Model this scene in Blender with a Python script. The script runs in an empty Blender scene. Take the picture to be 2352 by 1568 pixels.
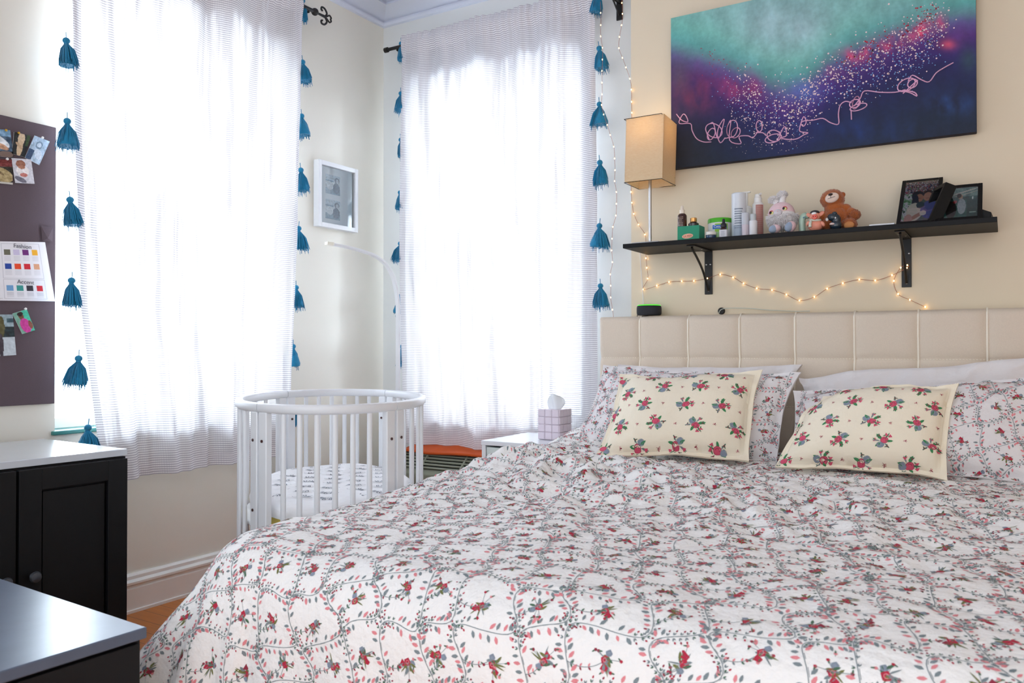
import bpy, bmesh, math, random
import numpy as np
from mathutils import Vector, Matrix, Euler

S = bpy.context.scene
COL = S.collection
R_ = math.radians
random.seed(7)
RNG = np.random.default_rng(11)

# ------------------------------------------------------------------ camera, world, lights, exposure
FPX = 1858.0
CAM_H = 0.967
cd = bpy.data.cameras.new('camera'); cam = bpy.data.objects.new('camera', cd); COL.objects.link(cam)
cam.location = (0, 0, CAM_H)
cam.rotation_euler = (R_(90.586), 0, R_(31.4))
cd.sensor_width = 36.0; cd.lens = FPX / 2352 * 36.0
cd.clip_start = 0.02
cd.dof.use_dof = True; cd.dof.focus_distance = 2.7; cd.dof.aperture_fstop = 9.0
S.camera = cam
S.view_settings.view_transform = 'Standard'; S.view_settings.look = 'None'
S.view_settings.gamma = 1.0; S.view_settings.use_curve_mapping = False
S.view_settings.exposure = 0.46
S.cycles.use_denoising = True
S.cycles.max_bounces = 10; S.cycles.diffuse_bounces = 6; S.cycles.transparent_max_bounces = 16
S.cycles.caustics_reflective = False; S.cycles.caustics_refractive = False
S.cycles.sample_clamp_indirect = 8.0

SKY_FRONT, FILL_REAR = 4.6, 1.5  # rear value is added room fill, entering where no rear wall is built
w = bpy.data.worlds.new('world'); S.world = w; w.use_nodes = True
nt = w.node_tree; nt.nodes.clear()
tc = nt.nodes.new('ShaderNodeTexCoord')
dp = nt.nodes.new('ShaderNodeVectorMath'); dp.operation = 'DOT_PRODUCT'; dp.inputs[1].default_value = (-0.72, 0.69, 0.08)
mr = nt.nodes.new('ShaderNodeMapRange'); mr.inputs[1].default_value = -0.15; mr.inputs[2].default_value = 0.35
mr.interpolation_type = 'SMOOTHSTEP'
mx = nt.nodes.new('ShaderNodeMix'); mx.data_type = 'RGBA'
mx.inputs[6].default_value = (FILL_REAR * 0.91, FILL_REAR * 0.98, FILL_REAR * 1.07, 1)
mx.inputs[7].default_value = (SKY_FRONT * 0.90, SKY_FRONT * 0.965, SKY_FRONT * 1.04, 1)
bg = nt.nodes.new('ShaderNodeBackground'); wo = nt.nodes.new('ShaderNodeOutputWorld')
nt.links.new(tc.outputs['Generated'], dp.inputs[0]); nt.links.new(dp.outputs['Value'], mr.inputs[0])
nt.links.new(mr.outputs[0], mx.inputs[0]); nt.links.new(mx.outputs[2], bg.inputs[0]); nt.links.new(bg.outputs[0], wo.inputs[0])

def area(name, loc, rot, sx, sy, power, color):
    l = bpy.data.lights.new(name, 'AREA'); l.shape = 'RECTANGLE'; l.size = sx; l.size_y = sy; l.energy = power; l.color = color
    o = bpy.data.objects.new(name, l); COL.objects.link(o); o.location = loc; o.rotation_euler = rot
    return o
# daylight falling in through the two windows (sky panels outside the panes)
area('daylight_left', (-3.25, 2.07, 1.75), (R_(90), 0, R_(-90)), 1.5, 1.9, 160, (0.84, 0.93, 1.0))
area('daylight_back', (-2.07, 3.72, 1.75), (R_(90), 0, R_(180)), 1.3, 1.9, 125, (0.84, 0.93, 1.0))

# ------------------------------------------------------------------ picture measuring helpers (a pixel's ray met with a plane)
RM = Euler((R_(90.586), 0, R_(31.4))).to_matrix()
def ray(u, v): return RM @ Vector(((u - 1176) / FPX, (784 - v) / FPX, -1.0))
C0 = Vector((0, 0, CAM_H))
def aY(u, v, Y): d = ray(u, v); return C0 + d * (Y / d.y)
def aX(u, v, X): d = ray(u, v); return C0 + d * (X / d.x)
def aZ(u, v, Z): d = ray(u, v); return C0 + d * ((Z - CAM_H) / d.z)
RMI = RM.transposed()
def px(P):
    q = RMI @ (Vector(P) - C0); return (1176 + FPX * q.x / -q.z, 784 - FPX * q.y / -q.z)

# ------------------------------------------------------------------ colours and materials
def lin(c):
    o = []
    for x in c[:3]:
        x = x / 255.0
        o.append(x / 12.92 if x <= 0.04045 else ((x + 0.055) / 1.055) ** 2.4)
    return tuple(o) + (1.0,)
MATS = {}
def mat(name, rgb, rough=0.6, metal=0.0, vary=0.05, vscale=6.0, bump=None, coat=0.0, emit=None, trans=0.0, alpha=1.0, sheen=0.0, spec=0.5, stretch=None):
    if name in MATS: return MATS[name]
    m = bpy.data.materials.new(name); m.use_nodes = True
    t = m.node_tree; b = t.nodes['Principled BSDF']
    b.inputs['Roughness'].default_value = rough; b.inputs['Metallic'].default_value = metal
    b.inputs['Specular IOR Level'].default_value = spec
    b.inputs['Coat Weight'].default_value = coat; b.inputs['Sheen Weight'].default_value = sheen
    b.inputs['Transmission Weight'].default_value = trans; b.inputs['Alpha'].default_value = alpha
    tx = t.nodes.new('ShaderNodeTexCoord'); mp = t.nodes.new('ShaderNodeMapping')
    t.links.new(tx.outputs['Object'], mp.inputs[0])
    if stretch: mp.inputs['Scale'].default_value = stretch
    nz = t.nodes.new('ShaderNodeTexNoise'); nz.inputs['Scale'].default_value = vscale; nz.inputs['Detail'].default_value = 4
    t.links.new(mp.outputs[0], nz.inputs['Vector'])
    m2 = t.nodes.new('ShaderNodeMix'); m2.data_type = 'RGBA'
    c = lin(rgb)
    m2.inputs[6].default_value = tuple(max(0, x * (1 - vary)) for x in c[:3]) + (1,)
    m2.inputs[7].default_value = tuple(min(1, x * (1 + vary)) for x in c[:3]) + (1,)
    t.links.new(nz.outputs[0], m2.inputs[0]); t.links.new(m2.outputs[2], b.inputs['Base Color'])
    if emit: b.inputs['Emission Color'].default_value = lin(emit[0]); b.inputs['Emission Strength'].default_value = emit[1]
    if bump:
        n2 = t.nodes.new('ShaderNodeTexNoise'); n2.inputs['Scale'].default_value = bump[0]; n2.inputs['Detail'].default_value = 5
        bp = t.nodes.new('ShaderNodeBump'); bp.inputs['Strength'].default_value = bump[1]; bp.inputs['Distance'].default_value = bump[2]
        t.links.new(mp.outputs[0], n2.inputs['Vector']); t.links.new(n2.outputs[0], bp.inputs['Height']); t.links.new(bp.outputs[0], b.inputs['Normal'])
    MATS[name] = m
    return m

M_wall = mat('cream_wall_paint', (232, 218, 192), 0.75, vary=0.025, vscale=1.5, bump=(40, 0.08, 0.004))
M_wallw = mat('pale_wall_paint', (230, 226, 214), 0.38, vary=0.03, vscale=1.2, bump=(30, 0.08, 0.004))
M_trim = mat('white_trim_paint', (236, 234, 228), 0.35, vary=0.02)
M_ceil = mat('ceiling_paint', (212, 217, 230), 0.7, vary=0.02)
M_black = mat('black_laminate', (9, 9, 11), 0.55, spec=.25, vary=0.25, vscale=60, bump=(300, 0.15, 0.0006))
M_iron = mat('black_iron', (18, 17, 18), 0.5, vary=0.2)
M_steel = mat('brushed_steel', (190, 190, 192), 0.3, metal=1.0)
M_white = mat('white_lacquer', (230, 232, 235), 0.3, vary=0.015)
M_white2 = mat('white_plastic', (235, 235, 233), 0.35, vary=0.02)
M_tassel = mat('teal_tassel_yarn', (22, 126, 168), 0.85, vary=0.25, vscale=120, sheen=0.2)
M_linen = mat('headboard_weave', (222, 208, 190), 0.9, vary=0.07, vscale=260, bump=(700, 0.35, 0.0012), sheen=0.1)
M_cord = mat('cream_piping', (250, 242, 226), 0.8)
M_cotton = mat('white_cotton', (232, 228, 228), 0.9, vary=0.03, bump=(45, 0.5, 0.006), sheen=0.1)
M_duvet = mat('printed_duvet_cotton', (248, 247, 244), 0.85, vary=0.03, bump=(55, 0.6, 0.008), sheen=0.05)
M_creamc = mat('cream_cushion_cotton', (246, 236, 214), 0.88, vary=0.04, bump=(30, 0.4, 0.006))
def ink(n, c): return mat(n, c, 0.85, vary=0.2, vscale=300)
M_red = ink('crimson_print', (184, 38, 66)); M_pink = ink('pink_print', (228, 140, 146)); M_slate = ink('slate_print', (128, 140, 144))
M_olive = ink('olive_print', (116, 120, 68)); M_green = ink('green_print', (76, 112, 88)); M_maroon = ink('maroon_print', (150, 46, 68))
M_blueg = ink('blue_grey_print', (138, 150, 168)); M_rose = ink('rose_print', (216, 84, 114)); M_leaf = ink('leaf_green_print', (62, 140, 88))
INKS = [M_red, M_pink, M_slate, M_olive, M_green, M_maroon, M_blueg, M_rose, M_leaf]
RED, PINK, SLATE, OLIVE, GREEN, MAROON, BLUEG, ROSE, LEAF = range(1, 10)

def floor_mat():
    m = bpy.data.materials.new('oak_floorboards'); m.use_nodes = True; t = m.node_tree; b = t.nodes['Principled BSDF']
    tx = t.nodes.new('ShaderNodeTexCoord')
    br = t.nodes.new('ShaderNodeTexBrick'); br.inputs['Scale'].default_value = 1.0
    br.inputs['Brick Width'].default_value = 1.2; br.inputs['Row Height'].default_value = 0.07; br.inputs['Mortar Size'].default_value = 0.0012
    br.inputs['Color1'].default_value = lin((214, 128, 50)); br.inputs['Color2'].default_value = lin((196, 108, 40)); br.inputs['Mortar'].default_value = lin((100, 50, 20))
    mp = t.nodes.new('ShaderNodeMapping'); mp.inputs['Scale'].default_value = (2, 30, 1)
    nz = t.nodes.new('ShaderNodeTexNoise'); nz.inputs['Scale'].default_value = 3; nz.inputs['Detail'].default_value = 6
    mm = t.nodes.new('ShaderNodeMix'); mm.data_type = 'RGBA'; mm.blend_type = 'MULTIPLY'; mm.inputs[0].default_value = 0.35
    t.links.new(tx.outputs['Object'], br.inputs['Vector']); t.links.new(tx.outputs['Object'], mp.inputs[0]); t.links.new(mp.outputs[0], nz.inputs['Vector'])
    t.links.new(br.outputs['Color'], mm.inputs[6]); t.links.new(nz.outputs[0], mm.inputs[7]); t.links.new(mm.outputs[2], b.inputs['Base Color'])
    b.inputs['Roughness'].default_value = 0.35
    return m
M_floor = floor_mat()

def curtain_mat(name, see=0.095, trl=0.36):
    m = bpy.data.materials.new(name); m.use_nodes = True; t = m.node_tree; t.nodes.clear()
    N = t.nodes.new
    tx = N('ShaderNodeTexCoord'); sx = N('ShaderNodeSeparateXYZ'); t.links.new(tx.outputs['UV'], sx.inputs[0])
    nz = N('ShaderNodeTexNoise'); nz.inputs['Scale'].default_value = 90; t.links.new(tx.outputs['UV'], nz.inputs['Vector'])
    def line(out, freq, amt):
        a = N('ShaderNodeMath'); a.operation = 'MULTIPLY'; a.inputs[1].default_value = freq; t.links.new(out, a.inputs[0])
        f = N('ShaderNodeMath'); f.operation = 'FRACT'; t.links.new(a.outputs[0], f.inputs[0])
        g = N('ShaderNodeMath'); g.operation = 'LESS_THAN'; g.inputs[1].default_value = amt; t.links.new(f.outputs[0], g.inputs[0])
        return g.outputs[0]
    h = line(sx.outputs['Y'], 118.0, 0.30)      # thin woven rows, 8.5 mm apart
    v = line(sx.outputs['X'], 150.0, 0.25)
    # weave threads: rows strong, columns faint
    vm = N('ShaderNodeMath'); vm.operation = 'MULTIPLY'; vm.inputs[1].default_value = 0.25; t.links.new(v, vm.inputs[0])
    ad = N('ShaderNodeMath'); ad.operation = 'MAXIMUM'; t.links.new(h, ad.inputs[0]); t.links.new(vm.outputs[0], ad.inputs[1])
    cr = N('ShaderNodeMix'); cr.data_type = 'RGBA'; cr.inputs[6].default_value = lin((240, 238, 240)); cr.inputs[7].default_value = lin((176, 172, 182))
    t.links.new(ad.outputs[0], cr.inputs[0])
    df = N('ShaderNodeBsdfDiffuse'); tr = N('ShaderNodeBsdfTranslucent'); tp = N('ShaderNodeBsdfTransparent')
    t.links.new(cr.outputs[2], df.inputs[0]); t.links.new(cr.outputs[2], tr.inputs[0])
    m1 = N('ShaderNodeMixShader'); m1.inputs[0].default_value = trl; t.links.new(df.outputs[0], m1.inputs[1]); t.links.new(tr.outputs[0], m1.inputs[2])
    # fold bands: shading of the folds put into the cloth as random vertical streaks
    mpb = N('ShaderNodeMapping'); mpb.inputs['Scale'].default_value = (16, 0.9, 1); t.links.new(tx.outputs['UV'], mpb.inputs[0])
    nb = N('ShaderNodeTexNoise'); nb.inputs['Scale'].default_value = 1.0; nb.inputs['Detail'].default_value = 5; nb.inputs['Roughness'].default_value = 0.65; t.links.new(mpb.outputs[0], nb.inputs['Vector'])
    rb = N('ShaderNodeMapRange'); rb.inputs[1].default_value = 0.45; rb.inputs[2].default_value = 0.62; rb.inputs[3].default_value = 1.0; rb.inputs[4].default_value = 0.22; t.links.new(nb.outputs[0], rb.inputs[0])
    mt = N('ShaderNodeMath'); mt.operation = 'MULTIPLY'; mt.inputs[1].default_value = trl; t.links.new(rb.outputs[0], mt.inputs[0]); t.links.new(mt.outputs[0], m1.inputs[0])
    # open weave lets a little light straight through
    al = N('ShaderNodeMath'); al.operation = 'MULTIPLY_ADD'; al.inputs[1].default_value = -see * 0.9; al.inputs[2].default_value = see
    t.links.new(ad.outputs[0], al.inputs[0])
    lw = N('ShaderNodeLayerWeight'); lw.inputs[0].default_value = 0.35
    iv = N('ShaderNodeMath'); iv.operation = 'MULTIPLY_ADD'; iv.inputs[1].default_value = -1.6; iv.inputs[2].default_value = 1.15; iv.use_clamp = True; t.links.new(lw.outputs['Facing'], iv.inputs[0])
    am = N('ShaderNodeMath'); am.operation = 'MULTIPLY'; a3 = N('ShaderNodeMath'); a3.operation = 'MULTIPLY'; t.links.new(al.outputs[0], a3.inputs[0]); t.links.new(rb.outputs[0], a3.inputs[1]); t.links.new(a3.outputs[0], am.inputs[0]); t.links.new(iv.outputs[0], am.inputs[1])
    m2 = N('ShaderNodeMixShader'); t.links.new(am.outputs[0], m2.inputs[0]); t.links.new(m1.outputs[0], m2.inputs[1]); t.links.new(tp.outputs[0], m2.inputs[2])
    o = N('ShaderNodeOutputMaterial'); t.links.new(m2.outputs[0], o.inputs[0])
    return m
M_curt = curtain_mat('striped_voile')
M_hem = curtain_mat('doubled_voile_hem', 0.01, 0.17)

def glass_mat(name, gl=0.08, tint=(250, 253, 255)):
    m = bpy.data.materials.new(name); m.use_nodes = True; t = m.node_tree; t.nodes.clear()
    tp = t.nodes.new('ShaderNodeBsdfTransparent'); tp.inputs[0].default_value = lin(tint)
    g = t.nodes.new('ShaderNodeBsdfGlossy'); g.inputs['Roughness'].default_value = 0.03
    fr = t.nodes.new('ShaderNodeFresnel'); fr.inputs[0].default_value = 1.45
    a = t.nodes.new('ShaderNodeMath'); a.operation = 'MULTIPLY_ADD'; a.inputs[1].default_value = 1.0; a.inputs[2].default_value = gl * 0.3
    t.links.new(fr.outputs[0], a.inputs[0])
    ms = t.nodes.new('ShaderNodeMixShader'); t.links.new(a.outputs[0], ms.inputs[0]); t.links.new(tp.outputs[0], ms.inputs[1]); t.links.new(g.outputs[0], ms.inputs[2])
    o = t.nodes.new('ShaderNodeOutputMaterial'); t.links.new(ms.outputs[0], o.inputs[0])
    return m
M_glass = glass_mat('window_glass')
M_pglass = glass_mat('picture_glass', 0.25)

def attr_mat(name, rough=0.5, coat=0.0, nscale=200, namt=0.06):
    m = bpy.data.materials.new(name); m.use_nodes = True; t = m.node_tree; b = t.nodes['Principled BSDF']
    a = t.nodes.new('ShaderNodeAttribute'); a.attribute_name = 'Col'
    tx = t.nodes.new('ShaderNodeTexCoord'); nz = t.nodes.new('ShaderNodeTexNoise'); nz.inputs['Scale'].default_value = nscale
    t.links.new(tx.outputs['Object'], nz.inputs['Vector'])
    mm = t.nodes.new('ShaderNodeMix'); mm.data_type = 'RGBA'; mm.blend_type = 'OVERLAY'; mm.inputs[0].default_value = namt * 4
    t.links.new(a.outputs['Color'], mm.inputs[6]); t.links.new(nz.outputs[0], mm.inputs[7]); t.links.new(mm.outputs[2], b.inputs['Base Color'])
    b.inputs['Roughness'].default_value = rough; b.inputs['Coat Weight'].default_value = coat
    return m
M_photo = attr_mat('photo_print', 0.4, 0.2, 300, 0.03)
M_canvas = attr_mat('painted_canvas', 0.7, 0, 60, 0.06)

# ------------------------------------------------------------------ mesh builder
class MB:
    def __init__(s): s.v = []; s.f = []; s.m = []
    def add(s, verts, faces, mi=0):
        o = len(s.v); s.v.extend([tuple(x) for x in verts])
        s.f.extend([tuple(i + o for i in f) for f in faces]); s.m.extend([mi] * len(faces))
        return s
    def box(s, c, d, rot=None, mi=0, taper=1.0):
        x, y, z = d[0] / 2, d[1] / 2, d[2] / 2; k = taper
        vs = [Vector(p) for p in [(-x, -y, -z), (x, -y, -z), (x, y, -z), (-x, y, -z), (-x * k, -y * k, z), (x * k, -y * k, z), (x * k, y * k, z), (-x * k, y * k, z)]]
        if rot is not None:
            q = Euler(rot).to_matrix() if not isinstance(rot, Matrix) else rot; vs = [q @ p for p in vs]
        c = Vector(c)
        return s.add([p + c for p in vs], [(0, 3, 2, 1), (4, 5, 6, 7), (0, 1, 5, 4), (1, 2, 6, 5), (2, 3, 7, 6), (3, 0, 4, 7)], mi)
    def bounds(s, a, b, mi=0):
        a = Vector(a); b = Vector(b); return s.box((a + b) / 2, (abs(b.x - a.x), abs(b.y - a.y), abs(b.z - a.z)), mi=mi)
    def tube(s, pts, r, n=8, mi=0, caps=True, flat=None):
        pts = [Vector(p) for p in pts]; k = len(pts)
        rs = r if isinstance(r, (list, tuple)) else [r] * k
        o = []; prev = None
        for i, p in enumerate(pts):
            t = (pts[min(i + 1, k - 1)] - pts[max(i - 1, 0)])
            t = t.normalized() if t.length > 1e-9 else Vector((0, 0, 1))
            if prev is None:
                a = Vector((0, 0, 1)) if abs(t.z) < 0.9 else Vector((1, 0, 0)); u = t.cross(a).normalized()
            else:
                u = prev - t * prev.dot(t); u = u.normalized() if u.length > 1e-6 else prev
            prev = u; w_ = t.cross(u)
            for j in range(n):
                a = 2 * math.pi * j / n; o.append(p + (u * math.cos(a) + w_ * math.sin(a)) * rs[i])
        fs = []
        for i in range(k - 1):
            for j in range(n):
                fs.append((i * n + j, i * n + (j + 1) % n, (i + 1) * n + (j + 1) % n, (i + 1) * n + j))
        if caps: fs.append(tuple(reversed(range(n)))); fs.append(tuple((k - 1) * n + j for j in range(n)))
        return s.add(o, fs, mi)
    def lathe(s, prof, c, n=24, mi=0, rot=None, sq=(1, 1)):
        c = Vector(c); o = []; q = Euler(rot).to_matrix() if rot is not None else None
        for r, z in prof:
            for j in range(n):
                a = 2 * math.pi * j / n; p = Vector((r * math.cos(a) * sq[0], r * math.sin(a) * sq[1], z)); o.append((q @ p if q else p) + c)
        fs = []; k = len(prof)
        for i in range(k - 1):
            for j in range(n): fs.append((i * n + j, i * n + (j + 1) % n, (i + 1) * n + (j + 1) % n, (i + 1) * n + j))
        fs.append(tuple(reversed(range(n)))); fs.append(tuple((k - 1) * n + j for j in range(n)))
        return s.add(o, fs, mi)
    def ell(s, c, r, rot=None, n=16, m=10, mi=0):
        if not isinstance(r, (list, tuple)): r = (r, r, r)
        q = Euler(rot).to_matrix() if rot is not None else Matrix.Identity(3); c = Vector(c)
        o = [c + q @ Vector((0, 0, -r[2]))]
        for i in range(1, m):
            ph = -math.pi / 2 + math.pi * i / m
            for j in range(n):
                a = 2 * math.pi * j / n
                o.append(c + q @ Vector((r[0] * math.cos(ph) * math.cos(a), r[1] * math.cos(ph) * math.sin(a), r[2] * math.sin(ph))))
        o.append(c + q @ Vector((0, 0, r[2]))); fs = []
        for j in range(n): fs.append((0, 1 + (j + 1) % n, 1 + j))
        for i in range(m - 2):
            for j in range(n): fs.append((1 + i * n + j, 1 + i * n + (j + 1) % n, 1 + (i + 1) * n + (j + 1) % n, 1 + (i + 1) * n + j))
        L = len(o) - 1; b0 = 1 + (m - 2) * n
        for j in range(n): fs.append((L, b0 + j, b0 + (j + 1) % n))
        return s.add(o, fs, mi)
    def grid(s, P, mi=0, flip=False):
        a, b = P.shape[:2]; o = P.reshape(-1, 3)
        fs = []
        for i in range(a - 1):
            for j in range(b - 1):
                q = (i * b + j, (i + 1) * b + j, (i + 1) * b + j + 1, i * b + j + 1); fs.append(q[::-1] if flip else q)
        return s.add(o.tolist(), fs, mi)
    def build(s, name, mats, parent=None, loc=None, smooth=40, bevel=0.0, bseg=2, label=None):
        me = bpy.data.meshes.new(name); V = np.array(s.v, dtype=float).reshape(-1, 3)
        if loc is None:
            mn, mxx = V.min(0), V.max(0); loc = ((mn[0] + mxx[0]) / 2, (mn[1] + mxx[1]) / 2, mn[2])
        loc = Vector(loc)
        me.from_pydata((V - np.array(loc)).tolist(), [], s.f)
        if not isinstance(mats, (list, tuple)): mats = [mats]
        for m in mats: me.materials.append(m)
        if len(mats) > 1: me.polygons.foreach_set('material_index', np.array(s.m, dtype=np.int32))
        if smooth:
            me.polygons.foreach_set('use_smooth', np.ones(len(me.polygons), dtype=bool)); me.set_sharp_from_angle(angle=R_(smooth))
        me.update()
        o = bpy.data.objects.new(name, me); COL.objects.link(o); o.location = loc
        if bevel > 0:
            b = o.modifiers.new('bevel', 'BEVEL'); b.width = bevel; b.segments = bseg; b.limit_method = 'ANGLE'; b.angle_limit = R_(35); b.harden_normals = False
        if parent is not None: par(o, parent)
        if label: o['label'] = label
        return o
def wm(o):
    m = Matrix.LocRotScale(o.location, o.rotation_euler, o.scale)
    return (wm(o.parent) @ o.matrix_parent_inverse @ m) if o.parent else m
def par(o, p): o.parent = p; o.matrix_parent_inverse = wm(p).inverted(); return o
def thing(name, label, cat, loc, group=None):
    o = bpy.data.objects.new(name, None); COL.objects.link(o); o.location = loc; o.empty_display_size = 0.1
    o['label'] = label; o['category'] = cat
    if group: o['group'] = group
    return o
def tag(o, label, cat, group=None, kind=None):
    o['label'] = label; o['category'] = cat
    if group: o['group'] = group
    if kind: o['kind'] = kind
    return o
def struct(o): o['kind'] = 'structure'; return o
def bez(pts, n=8):  # smooth Catmull-Rom through points
    pts = [Vector(p) for p in pts]; out = []
    for i in range(len(pts) - 1):
        p0 = pts[max(i - 1, 0)]; p1 = pts[i]; p2 = pts[i + 1]; p3 = pts[min(i + 2, len(pts) - 1)]
        for k in range(n):
            t = k / n
            out.append(0.5 * ((2 * p1) + (p2 - p0) * t + (2 * p0 - 5 * p1 + 4 * p2 - p3) * t * t + (3 * p1 - p0 - 3 * p2 + p3) * t ** 3))
    out.append(pts[-1]); return out

# ------------------------------------------------------------------ numpy noise
PERM = RNG.permutation(256); PERM = np.concatenate([PERM, PERM, PERM])
GA = RNG.uniform(0, 2 * np.pi, 256)
def perlin(x, y, seed=0):
    xi = np.floor(x).astype(int); yi = np.floor(y).astype(int); xf = x - xi; yf = y - yi
    u = xf ** 3 * (xf * (xf * 6 - 15) + 10); v = yf ** 3 * (yf * (yf * 6 - 15) + 10)
    def g(ix, iy, dx, dy):
        a = GA[PERM[PERM[(ix + seed * 17) % 256] + (iy + seed * 31) % 256] % 256]; return np.cos(a) * dx + np.sin(a) * dy
    n00 = g(xi, yi, xf, yf); n10 = g(xi + 1, yi, xf - 1, yf); n01 = g(xi, yi + 1, xf, yf - 1); n11 = g(xi + 1, yi + 1, xf - 1, yf - 1)
    return (n00 * (1 - u) + n10 * u) * (1 - v) + (n01 * (1 - u) + n11 * u) * v
def fbm(x, y, o=4, seed=0):
    r = 0; a = 1.0
    for i in range(o): r = r + a * perlin(x * 2 ** i, y * 2 ** i, seed + i); a *= 0.5
    return r
def ridged(x, y, seed=0): return 1 - np.abs(perlin(x, y, seed)) * 2.2
def gnormals(P):
    du = np.gradient(P, axis=0); dv = np.gradient(P, axis=1); n = np.cross(du, dv); return n / (np.linalg.norm(n, axis=2, keepdims=True) + 1e-12)

# ------------------------------------------------------------------ fabric prints, laid on a cloth grid in the cloth's own flat coordinates
class Print:
    def __init__(s): s.pts = []; s.cnt = []; s.mi = []
    def poly(s, pts, mi): s.pts.extend(pts); s.cnt.append(len(pts)); s.mi.append(mi)
    def leaf(s, x, y, a, l, w_, mi):
        c, n = math.cos(a), math.sin(a)
        s.poly([(x + c * p - n * q, y + n * p + c * q) for p, q in ((0, 0), (l * .35, -w_ / 2), (l * .75, -w_ * .38), (l, 0), (l * .75, w_ * .38), (l * .35, w_ / 2))], mi)
    def disc(s, x, y, r, mi, n=7, wob=0.15, sq=1.0, rot=0.0):
        c0, s0 = math.cos(rot), math.sin(rot); P = []
        for k in range(n):
            rr = r * (1 + wob * math.cos(3 * k)); a = 2 * math.pi * k / n; p, q = rr * math.cos(a), rr * sq * math.sin(a); P.append((x + c0 * p - s0 * q, y + s0 * p + c0 * q))
        s.poly(P, mi)
    def ring(s, x, y, r, wd, mi, n=10, sq=1.0, rot=0.0):
        c0, s0 = math.cos(rot), math.sin(rot)
        def P(rr, a): p, q = rr * math.cos(a), rr * sq * math.sin(a); return (x + c0 * p - s0 * q, y + s0 * p + c0 * q)
        for k in range(n):
            a, b = 2 * math.pi * k / n, 2 * math.pi * (k + 1) / n; s.poly([P(r, a), P(r + wd, a), P(r + wd, b), P(r, b)], mi)
    def line(s, pts, wd, mi):
        for i in range(len(pts) - 1):
            (x0, y0), (x1, y1) = pts[i], pts[i + 1]; dx, dy = x1 - x0, y1 - y0; L = math.hypot(dx, dy) + 1e-9; nx, ny = -dy / L * wd / 2, dx / L * wd / 2
            s.poly([(x0 + nx, y0 + ny), (x0 - nx, y0 - ny), (x1 - nx, y1 - ny), (x1 + nx, y1 + ny)], mi)
    def emit(s, mb, P, N, s0, t0, ds, dt, off=0.0007, keep=None):
        A = np.array(s.pts); fi = (A[:, 0] - s0) / ds; fj = (A[:, 1] - t0) / dt
        a, b = P.shape[:2]; ok = (fi >= 0.01) & (fi <= a - 1.01) & (fj >= 0.01) & (fj <= b - 1.01)
        fi = np.clip(fi, 0, a - 1.001); fj = np.clip(fj, 0, b - 1.001); i = fi.astype(int); j = fj.astype(int); u = (fi - i)[:, None]; v = (fj - j)[:, None]
        def bl(G): return (G[i, j] * (1 - u) + G[i + 1, j] * u) * (1 - v) + (G[i, j + 1] * (1 - u) + G[i + 1, j + 1] * u) * v
        n = bl(N); n /= np.linalg.norm(n, axis=1, keepdims=True); Q = bl(P) + n * off
        if keep is not None: ok &= keep(Q)
        st = np.concatenate([[0], np.cumsum(s.cnt)]); base = len(mb.v); Ql = Q.tolist(); mb.v.extend([tuple(q) for q in Ql])
        for k in range(len(s.cnt)):
            r = range(st[k], st[k + 1])
            if ok[st[k]:st[k + 1]].all(): mb.f.append(tuple(base + x for x in r)); mb.m.append(s.mi[k])

def posy(pr, x, y, a, rnd, k=1.0):   # small crimson posy inside each ogee of the trailing print
    c, n = math.cos(a), math.sin(a)
    def T(p, q): return (x + (c * p - n * q) * k, y + (n * p + c * q) * k)
    for i in range(5):
        b = a + rnd.uniform(-2.6, 2.6); x0, y0 = T(rnd.uniform(-.008, .008), rnd.uniform(-.008, .008))
        pr.leaf(x0, y0, b, rnd.uniform(.012, .02) * k, .0055 * k, rnd.choice((OLIVE, GREEN, SLATE, OLIVE)))
    for i in range(3):
        b = a + rnd.uniform(-1.2, 1.2); x0, y0 = T(0, 0); pr.leaf(x0, y0, b, rnd.uniform(.022, .03) * k, .0028 * k, rnd.choice((OLIVE, SLATE)))
    X, Y = T(-.008, .008); pr.disc(X, Y, .0062 * k, BLUEG, 9, .12); pr.ring(X, Y, .0035 * k, .0012 * k, SLATE, 7)
    X, Y = T(0, -.002); pr.disc(X, Y, .0078 * k, RED, 9, .14); pr.ring(X, Y, .003 * k, .0012 * k, PINK, 7)
    if rnd.random() < .75: X, Y = T(.011, -.008); pr.disc(X, Y, .0066 * k, RED if rnd.random() < .6 else MAROON, 7, .25)
    for i in range(5):
        X, Y = T(rnd.uniform(-.026, .026), rnd.uniform(-.026, .026)); pr.disc(X, Y, .0032 * k, rnd.choice((RED, MAROON, PINK)), 5, .1); pr.line([T(0, 0), (X, Y)], .0007, SLATE)
        pr.leaf(X, Y, rnd.uniform(0, 6.28), .008 * k, .003 * k, GREEN)
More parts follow.
